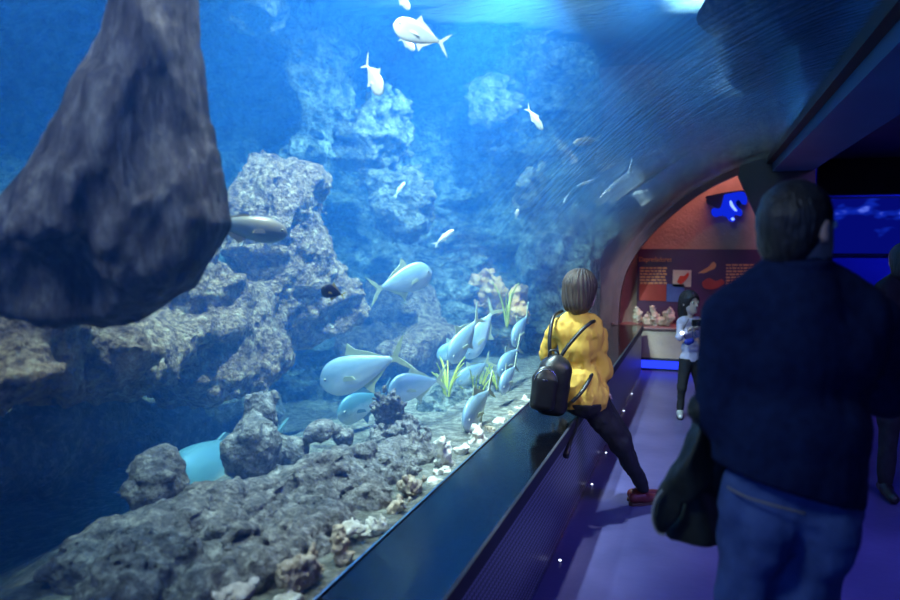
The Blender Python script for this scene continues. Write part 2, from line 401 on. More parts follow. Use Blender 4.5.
pock(245,120,7.0,1.2,2.6); pock(452,312,6.4,.28,.6); pock(420,90,6.8,.3,.4); pock(440,190,6.6,.22,.35); pock(380,110,7,.4,.6); pock(530,215,7.6,.25,.3); pock(490,250,7,.2,.3)
XX=np.clip(XX,-6.9,-1.2)
vs=np.stack([XX,YY,ZZ],-1).reshape(-1,3); fs=[(i*(nz+1)+j,(i+1)*(nz+1)+j,(i+1)*(nz+1)+j+1,i*(nz+1)+j+1) for i in range(ny) for j in range(nz)]
o=link('reef_wall', mesh(vs,fs), R_back); tag(o,'pale craggy artificial reef wall at the back of the tank, hazy blue','reef wall')
# ================================================================== CLIFFS
def rocknoise(P, a=.08, s=2.2, o=5): return a*fbm(P,s,o,.6)+a*.6*fbm(P,s*1.3,3,.5,ridge=True)
def rock(name, prims, label, m, h=.035, amp=.08, s=2.2, k=.15, cut=None, pad=.2, cat='rock', group=None, smooth=True, o=5):
    """prims: (centre, radii) world ellipsoids"""
    cs=np.array([tuple(c) for c,_ in prims]); rs=np.array([r for _,r in prims])
    lo=(cs-rs).min(0)-pad; hi=(cs+rs).max(0)+pad
    lo[2]=max(lo[2],-.1)
    def f(P):
        d=U([s_ell(P,c,r) for c,r in prims],k)
        if cut: d=cut(P,d)
        return d+rocknoise(P,amp,s,o)
    c=Vector((float(cs[:,0].mean()),float(cs[:,1].mean()),float(lo[2])))
    ob=sdf_obj(name,f,lo,hi,h,m,rel=c)
    return tag(ob,label,cat,group)
A=lambda x,y,X: atX(x,y,X)
# big tan cliff, centre left
rock('rock_cliff', [(A(278,215,-2.75),(.36,.42,.42)),(A(295,285,-2.65),(.36,.4,.40)),(A(335,310,-2.5),(.2,.22,.15)),(A(225,330,-2.75),(.4,.45,.36)),
     (A(120,352,-2.8),(.4,.45,.24)),(A(30,358,-2.65),(.4,.4,.23)),(A(205,378,-2.7),(.35,.4,.17)),(A(-50,350,-2.6),(.5,.4,.25)),(A(170,300,-2.95),(.4,.4,.3))],
     'large tan craggy cliff in mid tank behind the hanging rock, caves beneath it', R_cliff, h=.02, amp=.075, s=3.4, k=.12, o=7)
# upper arch of rock left of centre
rock('rock_arch', [(A(240,0,-3.3),(.4,.4,.28)),(A(300,25,-3.2),(.35,.35,.38)),(A(322,60,-3.1),(.32,.3,.4)),(A(325,120,-3.1),(.26,.25,.42)),(A(312,168,-3.05),(.2,.2,.25)),(A(180,-40,-3.4),(.5,.5,.3))],
     'pale blue rock arch high at the back above the blue cave opening', R_back, h=.03, amp=.10, s=2.6, k=.2)
rock('reef_boulder', [(A(405,320,-3.6),(.5,.6,.28)),(A(420,350,-3.2),(.4,.5,.25))],
     'low gravelly reef slope right of the tan cliff behind the silver fish','', h=.03, amp=.07) if False else None
rock('reef_slope', [(A(400,310,-2.75),(.4,.5,.38)),(A(425,350,-2.3),(.35,.5,.26)),(A(365,345,-3.0),(.4,.5,.3))],
     'low gravelly reef slope right of the tan cliff, behind the silver fish', R_cliff, h=.035, amp=.08)
rock('reef_boulder', [(A(540,262,-1.62),(.26,.4,.34)),(A(548,325,-1.5),(.2,.5,.4))],
     'dark round reef boulder deep in the tank behind the woman in yellow', R_back, h=.04, amp=.09)
rock('reef_outcrop',[(A(398,205,-2.45),(.28,.3,.34)),(A(375,135,-2.65),(.32,.3,.38)),(A(415,245,-2.15),(.2,.25,.17))],'hazy rough outcrop of the reef behind and above the lone silver fish',R_out,h=.022,amp=.09,s=4,k=.10,o=7)
rock('reef_outcrop',[(A(472,155,-1.9),(.26,.3,.32)),(A(455,210,-1.95),(.22,.25,.24)),(A(495,105,-1.9),(.25,.3,.3))],'hazy rough outcrop of the reef in the upper middle of the tank',R_out,h=.022,amp=.09,s=4,k=.10,o=7)
rock('reef_outcrop',[(A(532,195,-1.45),(.14,.3,.28)),(A(525,135,-1.5),(.16,.3,.25))],'purplish blue outcrop of the reef near the bend of the glass, above the woman',R_out,h=.022,amp=.08,s=4,k=.10,o=7)
rock('cave_rock',[(A(60,430,-3.5),(.35,.6,.32)),(A(150,432,-3.6),(.35,.6,.30)),(A(-20,440,-3.3),(.35,.5,.34)),(A(240,425,-3.5),(.3,.45,.25))],'rock added to darken the cave under the tan cliff at left',R_near,h=.03,amp=.08,s=3,k=.2)  # added to cover the lit sand so the cave stays dark
# hanging rock near glass
rk=[(112,-60),(190,-60),(185,15),(200,90),(213,180),(219,215),(200,266),(180,300),(140,318),(95,326),(0,322),(-60,330),(-70,250),(-8,190),(40,95),(84,0)]
dH=1.95; base=w((0,0,0))
def hang():
    poly=[(lvl(x,y,dH).x, lvl(x,y,dH).z) for x,y in rk]
    xs=[a for a,_ in poly]; zs=[b for _,b in poly]
    def f(P):
        d2=s_poly2(P[...,0]+.03*fbm(P,2.5,3), P[...,2]+.03*fbm(P+5,2.5,3), poly)+.012
        y=np.abs(P[...,1]-dH-.12); T=.24
        # rounded lens thickness
        q=np.maximum(-d2,0); th=T*np.sqrt(np.clip(q/.22,0,1)*(2-np.clip(q/.22,0,1)))
        d=np.where(d2<0, y-th, np.sqrt(d2**2+y**2))
        hol=s_ell(P, lvl(35,300,dH-.12),(.17,.16,.2))
        d=smax(d,-hol,.05)
        return d*.7+.018*fbm(P*np.array([1.6,1.6,.7],dtype=np.float32),6,5,.6)+.015*fbm(P,3,3)
    vs,fs=nets(f,(min(xs)-.1,dH-.25,min(zs)-.1),(max(xs)+.1,dH+.5,3.3),.014)
    vs=np.stack([vs[:,0]*math.cos(TH)-vs[:,1]*math.sin(TH), vs[:,0]*math.sin(TH)+vs[:,1]*math.cos(TH), vs[:,2]],1)
    c=np.array([vs[:,0].mean(),vs[:,1].mean(),vs[:,2].min()])
    o=link('hanging_rock', mesh(vs-c,fs), R_hang, loc=c)
    print('hang maxX', vs[:,0].max())
    tag(o,'huge dark grey rock hanging into the tank close to the glass at upper left','rock')
hang()
# ================================================================== FOREGROUND RIDGE
def ridge_pts():
    return [ (52,574,-1.95,.07),(95,568,-1.9,.12),(140,568,-1.8,.19),(190,558,-1.72,.24),(250,548,-1.65,.25),(310,514,-1.58,.23),(360,486,-1.5,.19),(405,468,-1.42,.15),(438,463,-1.38,.11)]
RP=[(A(x,y,X),r) for x,y,X,r in ridge_pts()]
def fr(P):
    ds=[]
    for (a,ra),(b,rb) in zip(RP[:-1],RP[1:]): ds.append(s_cone(P,a,b,ra,rb))
    for (x,y,X,rr) in [(150,600,-1.6,.22),(215,600,-1.45,.22),(275,570,-1.38,.19),(325,540,-1.34,.15),(370,510,-1.32,.12),(410,485,-1.28,.09)]:
        ds.append(s_ell(P,A(x,y,X),(rr*.8,rr*1.3,rr)))
    d=U(ds,.08)
    cr=fbm(P*np.array([1,1,1],dtype=np.float32),5.5,2)      # cracks
    return d+.035*fbm(P,4,6,.62)+.02*fbm(P,9,3,.5,ridge=True)+.035*np.exp(-(cr/.05)**2)
lo=np.array([min(p.x-r for p,r in RP)-.1, min(p.y-r for p,r in RP)-.3, .35]); hi=np.array([-1.16, max(p.y+r for p,r in RP)+.1, 1.3])
o=sdf_obj('rock_ridge',fr,lo,hi,.0115,R_near,rel=((lo[0]+hi[0])/2,(lo[1]+hi[1])/2,.4)); tag(o,'long low grey cracked rock ridge just behind the glass at lower left','rock')
rock('boulder',[(A(158,470,-1.95),(.10,.11,.11)),(A(150,487,-1.93),(.12,.13,.08))],'rounded grey boulder on the left end of the rock ridge',R_near,h=.012,amp=.02,s=7,k=.06,pad=.06)
rock('boulder',[(A(262,415,-1.95),(.08,.09,.11)),(A(250,450,-1.93),(.14,.15,.17)),(A(282,452,-1.9),(.13,.12,.10))],'tall pointed grey boulder on the middle of the rock ridge',R_near,h=.012,amp=.022,s=7,k=.06,pad=.06)
rock('boulder',[(A(322,430,-1.75),(.08,.1,.06)),(A(345,436,-1.7),(.06,.08,.06))],'small low grey boulder on the ridge right of the tall pointed one',R_near,h=.01,amp=.018,s=9,k=.05,pad=.05)
rock('coral_rock',[(A(390,415,-1.62),(.075,.08,.13)),(A(408,438,-1.5),(.10,.12,.12)),(A(388,440,-1.6),(.10,.1,.1)),(A(378,440,-1.6),(.07,.08,.07)),(A(425,450,-1.42),(.06,.07,.08))],'jagged porous coral rock standing at the right end of the ridge',R_near,h=.009,amp=.045,s=12,k=.04,pad=.05)
# rubble row: px,py,w,h,X, material, label
rub=[(236,592,46,28,-1.16,0,'white hollow coral stone nearest the camera beside the glass'),(303,573,60,38,-1.17,1,'broad tan coral stone near the front end of the rubble row'),
 (288,600,26,16,-1.15,0,'small pale stone below the broad tan coral stone at the frame bottom'),(341,548,22,48,-1.14,1,'upright spiky brown coral stone leaning against the glass'),
 (354,528,26,11,-1.18,0,'narrow white coral stick beside the upright brown coral stone'),(374,530,30,32,-1.14,0,'white branching coral stone right of the upright brown one'),
 (397,507,30,22,-1.15,1,'brown coral stone between the white branching stone and the dark one'),(413,488,38,24,-1.16,1,'dark brown shaggy coral stone in the rubble row'),
 (437,484,24,13,-1.13,0,'flat whitish coral stone right of the dark brown shaggy one'),(445,458,20,38,-1.17,0,'tall cream coral stone standing above the others in mid row'),
 (443,473,28,13,-1.15,0,'low pale stone at the foot of the tall cream coral stone'),(463,456,20,22,-1.15,0,'grey brown coral stone right of the tall cream one'),
 (477,441,21,30,-1.14,0,'bright white coral stone of the rubble row left of the woman'),(490,433,13,20,-1.14,1,'pinkish coral stone behind the bright white one'),
 (500,427,14,18,-1.14,0,'greenish grey coral stone, third from the backpack'),(510,418,12,15,-1.13,1,'pale tan coral stone, second from the backpack'),
 (518,411,12,13,-1.13,0,'little pale coral stone next to the black backpack'),(526,403,10,13,-1.13,0,'smallest pale coral stone half behind the black backpack')]
for i,(x,y,ww,hh,X,mi,lab) in enumerate(rub):
    c=A(x,y,X-.01); d=dep(c); k=d/750; rx=ww*k/2*1.25; rz=hh*k/2*1.2
    r3=np.random.default_rng(i+3)
    pr3=[(c,(min(rx*.6,.04)+.01,rx*.75,rz*.8))]
    for q in range(3):
        pr3.append((c+Vector((r3.uniform(-.012,.004),r3.uniform(-.7,.7)*rx,r3.uniform(-.6,.6)*rz)),(.028,rx*.45,rz*.5)))
    ob=rock('coral_stone',pr3,lab,R_brown if mi else R_stone,h=max(.004,min(.007,rx/9)),amp=.26*min(rx,rz)+.004,s=22,k=.01,pad=.04,cat='coral stone',group='row of coral stones along the glass',o=4)
# extra far rocks low behind the school
rock('reef_rock',[(A(455,405,-1.62),(.14,.3,.14)),(A(482,398,-1.5),(.12,.3,.12)),(A(435,408,-1.68),(.14,.25,.12))],'mossy low reef rock below the fish school',R_back,h=.02,amp=.04,s=5,k=.08,pad=.08)
rock('reef_coral',[(A(488,288,-1.95),(.13,.16,.15)),(A(498,302,-1.9),(.1,.14,.12))],'round orange coral head behind the fish school',R_org,h=.02,amp=.07,s=7,pad=.08,cat='coral')
rock('reef_coral',[(A(522,300,-1.6),(.08,.14,.14)),(A(518,312,-1.6),(.08,.14,.10))],'tan coral head just left of the woman in yellow',R_org,h=.016,amp=.06,s=8,pad=.08,cat='coral')
rock('overhead_rock',[(atY(790,12,5.4),(.45,.7,.15)),(atY(735,16,5.4),(.22,.6,.12))],'dark slab floating in the water above the tunnel at top right',R_hang,h=.03,amp=.03,s=3,pad=.12)
rock('reef_rock',[(Vector((-1.25,8.95,1.9)),(.3,.28,.5)),(Vector((-.85,9.0,2.45)),(.4,.26,.35)),(Vector((-.3,9.0,2.85)),(.45,.26,.33)),(Vector((.35,9.0,3.0)),(.4,.24,.3))],'dim purple reef rock over the far end of the tunnel arch',R_back,h=.03,amp=.06,s=3,k=.15,pad=.1)
# sea whips
M_whip=mat('sea_whip',(.42,.50,.06),(.75,.72,.12),scale=20,rough=.6)
def whip(px,py,X,n,hgt,lab,sd):
    r_=random.Random(sd); b0=A(px,py,X); ms=[]
    for q in range(n):
        a=r_.uniform(0,2*PI); s=r_.uniform(.2,.5)*hgt; h_=hgt*r_.uniform(.6,1.1)
        pts=[Vector((0,0,-.05)),Vector((math.cos(a)*s*.25,math.sin(a)*s*.5,h_*.4)),Vector((math.cos(a)*s*.5,math.sin(a)*s,h_*.75)),Vector((math.cos(a)*s*.9,math.sin(a)*s*1.5,h_))]
        ms.append(tube_me(spline(pts,5),[.010-.007*k/15 for k in range(16)],6))
    o=link('sea_whip',join_me(ms),M_whip,loc=b0); tag(o,lab,'sea plant','yellow green sea whips by the fish school')
whip(476,410,-1.5,14,.30,'yellow green branching sea whip beneath the fish school',1)
whip(447,398,-1.62,12,.28,'green sea whip at the left side of the school, above the reef rock',2)
whip(499,400,-1.42,12,.26,'pale green sea whip at the right side of the fish school',3)
whip(507,322,-1.5,8,.32,'thin yellow sea whip with long curved tips near the woman',4)
# ================================================================== ROOM
struct(link('floor', box_me(-.72,7,-2.5,14.6,-.1,0), M_floor))
struct(link('wall_far', box_me(-7.2,1.22,10.0,10.2,0,4.2), M_pink))
struct(link('wall_far_return', box_me(1.12,1.22,10.2,14.4,0,4.2), M_dark))
M_bluew = mat('blue_painted_wall',(.05,.07,.45),(.06,.09,.5),scale=2,rough=.7)
struct(link('wall_blue', box_me(1.52,9,14.4,14.6,0,4.2), M_bluew))
struct(link('wall_right', box_me(6.9,7.1,-2.5,14.4,0,4.2), M_dark))
struct(link('wall_behind', box_me(-1.0,7,-2.7,-2.5,0,4.2), M_dark))
struct(link('ceiling', box_me(1.1,7.1,-2.5,12.0,2.75,2.9), M_ceil))
struct(link('ceiling_far', box_me(.9,9,12.2,14.6,2.9,3.0), M_ceil))
struct(link('wall_soffit', box_me(1.52,9,12.0,12.2,2.24,4.2), M_dark))
struct(link('ceiling_end_bay', box_me(-7.2,1.5,9.48,10.0,4.1,4.2), M_ceil))
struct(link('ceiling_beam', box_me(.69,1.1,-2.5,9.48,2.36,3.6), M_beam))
struct(link('trim_2', box_me(.63,.69,-2.5,9.3,2.45,2.56), M_dark))
bp=[atY(x,y,9.2) for x,y in [(738,176),(744,140),(765,128),(815,160),(815,212),(756,216)]]
o=link('trim_3', prism_me([(p.x,p.z) for p in bp],9.15,9.3), M_dark); struct(o)
# exhibit counter and board
def bxY(name,x0,y0,x1,y1,Y,th,m,parent=None,bev=0):
    a=atY(x0,y0,Y); b=atY(x1,y1,Y); c=atY(x1,y0,Y)
    return link(name, box_me(a.x,b.x,Y-th,Y,min(a.z,b.z),max(a.z,b.z),bev), m, parent)
cnt=empty('display_counter',(0.2,9.5,0),0,'low rough pink counter under the exhibit board on the far wall','counter')
def kid(o,par,loc=None):
    o.parent=par; o.matrix_parent_inverse=Matrix.Translation(par.location).inverted(); return o
zc=.53
kid(link('counter_body', box_me(-1.0,1.20,9.5,10.0,.0,zc-.03,.01), M_pink),cnt)
kid(link('counter_top', box_me(-1.0,1.20,9.46,10.0,zc-.03,zc,.008), mat('counter_top_paint',(.30,.13,.15),(.36,.16,.17),rough=.5)),cnt)
ls=empty('strip_light',(0,9.44,0),0,'glowing blue strip light along the foot of the far counter','light')
M_strip=emit('blue_led',(.02,.045,1.0),1.6)
a=atY(632,365,9.45); b=atY(704,365,9.45)
kid(link('light_bar', box_me(a.x,b.x,9.42,9.455,.03,.125,.01), M_strip),ls)
kid(link('light_housing', box_me(a.x-.02,b.x+.02,9.455,9.498,.0,.15), M_dark),ls)
brd=empty('information_board',(0.1,9.97,1.1),0,'dark purple exhibit board with orange heading, pictures and text on the far wall','sign')
M_board=mat('board_purple',(.09,.02,.07),(.12,.03,.09),scale=2,rough=.4)
kid(bxY('board_panel',638,249,772,326,9.99,.04,M_board),brd)
M_or=mat('orange_ink',(.85,.30,.12),(.95,.38,.16),rough=.6); M_redp=mat('red_panel',(.42,.04,.03),(.50,.05,.04),rough=.6)
M_redb=mat('bright_red',(.85,.05,.02),(.9,.08,.03),rough=.6); M_cream=mat('cream_card',(.8,.62,.45),(.9,.7,.5),rough=.6)
M_bluep=mat('blue_card',(.08,.12,.35),(.12,.18,.45),rough=.6)
def text(name,s,h_,loc,rot,m,parent,ext=.004,w_=None):
    cu=bpy.data.curves.new('t','FONT'); cu.body=s; cu.size=h_; cu.extrude=ext
    ob=bpy.data.objects.new('t',cu); COL.objects.link(ob); dg=bpy.context.evaluated_depsgraph_get(); dg.update()
    me=bpy.data.meshes.new_from_object(ob.evaluated_get(dg)); COL.objects.unlink(ob); bpy.data.objects.remove(ob)
    if w_:
        xs=[v.co.x for v in me.vertices]; k=w_/(max(xs)-min(xs))
        for v in me.vertices: v.co.x*=k
    o=link(name,me,m); o.location=loc; o.rotation_euler=rot
    if parent: kid(o,parent)
    return o
a=atY(639,261.5,9.945); b=atY(671,261.5,9.945)
text('heading','Depredadores',.085,a,(PI/2,0,0),M_or,brd,w_=b.x-a.x)
def lines(x0,x1,y0,y1,n,m,nm='text_block'):
    ms=[]; r_=random.Random(int(x0))
    for i in range(n):
        y=y0+(y1-y0)*i/(n-1); e=x1-r_.choice([0,0,1,2,5])
        x=x0
        while x<e-1:
            ww=r_.uniform(2.,6.); p=atY(x,y,9.945); q=atY(min(x+ww,e),y,9.945)
            ms.append(box_me(p.x,q.x,9.945,9.955,p.z-.011,p.z+.011)); x+=ww+.9
    kid(link(nm,join_me(ms),m),brd)
lines(640,667,268,283,6,M_or)
kid(bxY('red_text_panel',639.5,284,666,301,9.952,.012,M_redp),brd)
lines(726,755,265,290,9,M_or)
pc=kid(bxY('picture_card',673,270,691,287,9.95,.014,M_cream),brd)
# red shape on the card (a small irregular blob)
def flat_shape(name,pts,Y,th,m,par,sm=True):
    q=[Vector((x,y,0)) for x,y in pts]; q=spline(q+[q[0]],4)[:-1] if sm else q; P=[atY(v.x,v.y,Y) for v in q]; o=link(name,prism_me([(p.x,p.z) for p in P],Y-th,Y),m); kid(o,par); return o
flat_shape('red_picture',[(677,282),(680,276),(684,276),(688,272.5),(689,275),(686,280),(681,284)],9.935,.008,M_redb,brd)
kid(bxY('blue_card',667,284,684,302,9.95,.014,M_bluep),brd)
flat_shape('orange_fish_picture',[(698,273),(703,270),(708,267),(713,262),(716,264),(715,268),(709,271),(704,273)],9.94,.01,M_or,brd)
flat_shape('red_shape_picture',[(702,282),(709,278),(716,281),(722,279),(724,284),(714,289),(704,288)],9.94,.01,M_redp,brd)
# coral lumps on the counter
M_pc=rock_mat('pale_coral',[(.45,.28,.22),(.8,.55,.45),(.95,.8,.7)],scale=14,bs=22,dist=.02)
pcs=[(638,312,9,22,'tall lump of pale coral at the left end of the far counter'),(647,318,11,14,'low lump of pale coral, second from the left on the far counter'),
     (655,313,10,20,'middle lump of pale coral on the far counter'),(663,318,9,13,'small low lump of pale coral left of the last one on the counter'),(670,312,10,21,'tall lump of pale coral on the counter beside the girl')]
for i,(x,y,ww,hh,lab) in enumerate(pcs):
    c=atY(x,y,9.66); k=9.2/750; c.z=zc+hh*k*.42
    r3=np.random.default_rng(50+i)
    prs=[(c,(ww*k*.42,.07,hh*k*.42))]+[(c+Vector((r3.uniform(-.5,.5)*ww*k*.6,r3.uniform(-.03,.03),r3.uniform(-.3,.45)*hh*k)),(.035,.035,.04)) for q in range(4)]
    rock('coral_lump',prs,lab,M_pc,h=.009,amp=.02,s=14,k=.02,pad=.03,cat='coral',group='coral lumps on the far counter')
    
# glowing blue cut-out lamp on the pink wall
lam=empty('wall_lamp',(0.3,9.9,2.1),0,'glowing blue coral-shaped lamp high on the pink far wall','lamp')
M_lb=emit('lamp_blue',(.004,.02,.70),1.0); M_lb2=emit('lamp_white_blue',(.15,.25,1.0),2.6); M_ldk=mat('lamp_housing',(.01,.015,.06),(.015,.02,.08),rough=.4)
flat_shape('lamp_housing',[(706.5,199),(709,196),(745,190.5),(747,200),(735,208),(725,212),(712,206),(707,203)],9.99,.10,M_ldk,lam)
flat_shape('lamp_shade',[(724,195),(730,193.5),(743,192),(747,199),(746,204.5),(742,204),(739,200),(736,202),(737,206),(742,211),(741,216),(736,215),(734,217),(735,220),(733,222),(729,221),(726,217),(721,216),(715,217),(711,213),(713,208),(720,208)],9.88,.05,M_lb,lam)
flat_shape('lamp_highlight',[(729.5,201),(731.5,201),(734,206),(737,210.5),(735,211),(732,208),(730,205)],9.825,.02,M_lb2,lam)  # highlight stroke on the lamp, put in as a glowing piece
flat_shape('lamp_highlight_dot',[(732,217.5),(734,218),(734.2,220),(732,220.5),(731,219)],9.825,.02,M_lb2,lam)  # small highlight, also a glowing piece
# blue screen that glows in place of light projected on the far blue wall
M_proj, nt, out = new_mat('projected_light_panel')
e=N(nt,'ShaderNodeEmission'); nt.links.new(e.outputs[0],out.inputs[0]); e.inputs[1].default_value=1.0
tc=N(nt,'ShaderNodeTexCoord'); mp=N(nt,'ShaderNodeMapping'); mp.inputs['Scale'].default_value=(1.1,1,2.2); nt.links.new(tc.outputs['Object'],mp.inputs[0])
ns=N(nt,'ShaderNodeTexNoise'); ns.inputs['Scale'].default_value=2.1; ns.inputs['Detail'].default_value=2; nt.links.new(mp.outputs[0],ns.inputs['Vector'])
# band where the bright projected ripples are painted
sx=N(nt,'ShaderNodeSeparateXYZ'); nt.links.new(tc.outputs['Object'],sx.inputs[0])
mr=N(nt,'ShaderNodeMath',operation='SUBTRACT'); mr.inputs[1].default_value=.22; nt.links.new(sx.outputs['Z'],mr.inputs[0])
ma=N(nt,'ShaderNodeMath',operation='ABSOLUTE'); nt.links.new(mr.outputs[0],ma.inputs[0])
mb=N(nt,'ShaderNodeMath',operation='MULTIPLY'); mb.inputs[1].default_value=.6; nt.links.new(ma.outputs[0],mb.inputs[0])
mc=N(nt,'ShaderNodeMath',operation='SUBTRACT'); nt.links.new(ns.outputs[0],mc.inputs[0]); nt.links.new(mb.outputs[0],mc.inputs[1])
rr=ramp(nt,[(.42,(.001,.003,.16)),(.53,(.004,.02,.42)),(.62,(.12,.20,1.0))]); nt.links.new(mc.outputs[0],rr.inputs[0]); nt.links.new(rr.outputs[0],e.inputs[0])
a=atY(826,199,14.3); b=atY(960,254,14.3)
sc=empty('projected_light_panel',((a.x+b.x)/2,14.36,(a.z+b.z)/2),0,'wide glowing blue screen standing in for rippling light projected on the wall behind the standing man','panel')
o=link('glow_panel_face',box_me(-(b.x-a.x)/2-.6,(b.x-a.x)/2,-.02,.0,-(a.z-b.z)/2,(a.z-b.z)/2),M_proj,sc)
o=link('glow_panel_case',box_me(-(b.x-a.x)/2-.64,(b.x-a.x)/2+.04,.0,.04,-(a.z-b.z)/2-.04,(a.z-b.z)/2+.04),M_dark,sc)
# floor studs
M_stud=emit('stud_light',(.7,.75,1.0),3.5)
for i,(x,y,lab) in enumerate([(560,560.6,'tiny lit floor stud nearest the camera at the foot of the ledge'),(592,484.6,'tiny lit floor stud level with the seated woman\'s shoe'),(606,453,'tiny lit floor stud just beyond the strap end'),
     (624,411,'tiny lit floor stud beyond the seated woman\'s knee'),(632,394,'tiny lit floor stud farthest away along the ledge')]):
    c=atZ(x,y,.004); st=empty('floor_light',(c.x,c.y,0),0,lab,'floor light','row of lit studs along the ledge foot')
    bm=bmesh.new(); bmesh.ops.create_cone(bm,cap_ends=True,segments=16,radius1=.014,radius2=.012,depth=.006); me=bpy.data.meshes.new('s'); bm.to_mesh(me); bm.free()
    o=link('stud_rim',me,M_chrome,st); o.location=(0,0,.003)
    bm=bmesh.new(); bmesh.ops.create_uvsphere(bm,u_segments=12,v_segments=6,radius=.008); me=bpy.data.meshes.new('s'); bm.to_mesh(me); bm.free()
    o=link('stud_lens',me,M_stud,st); o.location=(0,0,.004)
# ================================================================== FISH
def fish_mats(nm,body,belly,fin):
    m, nt, out = new_mat(nm); p=N(nt,'ShaderNodeBsdfPrincipled'); nt.links.new(p.outputs[0],out.inputs[0]); p.inputs['Roughness'].default_value=.35; p.inputs['Metallic'].default_value=.15
    tc=N(nt,'ShaderNodeTexCoord'); s=N(nt,'ShaderNodeSeparateXYZ'); nt.links.new(tc.outputs['Object'],s.inputs[0])
    ns=N(nt,'ShaderNodeTexNoise'); ns.inputs['Scale'].default_value=9; nt.links.new(tc.outputs['Object'],ns.inputs['Vector'])
    a=N(nt,'ShaderNodeMath',operation='MULTIPLY_ADD'); a.inputs[1].default_value=.12; nt.links.new(ns.outputs[0],a.inputs[0]); nt.links.new(s.outputs['Z'],a.inputs[2])
    r=ramp(nt,[(0,belly),(.12,body)]); nt.links.new(a.outputs[0],r.inputs[0]); nt.links.new(r.outputs[0],p.inputs['Base Color'])
    return m, mat(nm+'_fin',fin,tuple(min(1,c*1.2) for c in fin),scale=20,rough=.5)
FM={'silver':fish_mats('silver_fish',(.30,.45,.58),(.66,.75,.80),(.46,.50,.32)),
    'white':fish_mats('white_fish',(.95,.95,.92),(1,1,1),(.95,.92,.85)),
    'teal':fish_mats('teal_fish',(.10,.26,.34),(.6,.7,.7),(.10,.2,.25)),
    'dark':fish_mats('dark_fish',(.02,.02,.04),(.03,.03,.05),(.9,.6,.08)),
    'brown':fish_mats('brown_fish',(.42,.36,.30),(.3,.35,.4),(.5,.4,.3)),
    'blue':fish_mats('pale_blue_fish',(.55,.68,.75),(.8,.9,.95),(.6,.7,.75))}
M_eye=mat('eye_black',(.01,.01,.01),rough=.15); M_eyew=mat('eye_ring',(.8,.8,.7),rough=.3)
def fin_me(pts,th):
    return prism_me(pts,-th/2,th/2)
def fish_meshes(kind,hr,tk,tailw,slim):
    """unit fish: nose at x=0, tail tip at x=-1; z up, y across"""
    ns_=26; seg=20; vs=[]; fs=[]
    for i in range(ns_+1):
        s=i/ns_; x=-.80*s
        prof=(math.sin(PI*min(1,s**.66))**.9 if s<1 else 0)
        prof=max(prof,0); h=hr*prof*(1-.15*s)+.018*(1 if slim>=.8 else .3)*min(1,s*6); 
        h=max(h,.004) if s>0 else .002
        t=tk*prof*(1-.25*s)+.008*min(1,s*6); t=max(t,.002)
        for k in range(seg):
            a=2*PI*k/seg; vs.append((x, t*math.sin(a), h*math.cos(a)*(1 if math.cos(a)>0 else .95)))
    for i in range(ns_):
        for k in range(seg): fs.append((i*seg+k,i*seg+(k+1)%seg,(i+1)*seg+(k+1)%seg,(i+1)*seg+k))
    fs.append(tuple(range(seg))[::-1]); fs.append(tuple(ns_*seg+k for k in range(seg)))
    body=mesh(vs,fs)
    T=tailw
    tail=fin_me([(-.765,.022),(-.82,.035),(-.89,T*.58),(-1.0,T*1.05),(-.92,T*.38),(-.86,0),(-.92,-T*.38),(-1.0,-T*1.05),(-.89,-T*.58),(-.82,-.035),(-.765,-.022)],.012)
    h2=hr
    zs=.78 if slim==.2 else 1
    dors=fin_me([(a_,b_*zs) for a_,b_ in [(-.34,h2*.90),(-.42,h2*1.0+.11*(1 if slim>=1 else .15 if slim==.2 else .6)),(-.47,h2*.9+.05),(-.60,h2*.62+.03),(-.75,.035),(-.72,.02),(-.55,h2*.45),(-.4,h2*.8)]],.01)
    anal=fin_me([(-.42,-h2*.82),(-.50,-h2*.9-.10*(1 if slim>=1 else .5)),(-.54,-h2*.75-.04),(-.64,-h2*.5-.02),(-.75,-.03),(-.7,-.015),(-.55,-h2*.4)],.01)
    pec=fin_me([(0,.012),(-.05,.03),(-.13,.01),(-.15,-.03),(-.07,-.02),(0,-.012)],.006)
    return body,tail,dors,anal,pec
FMESH={}
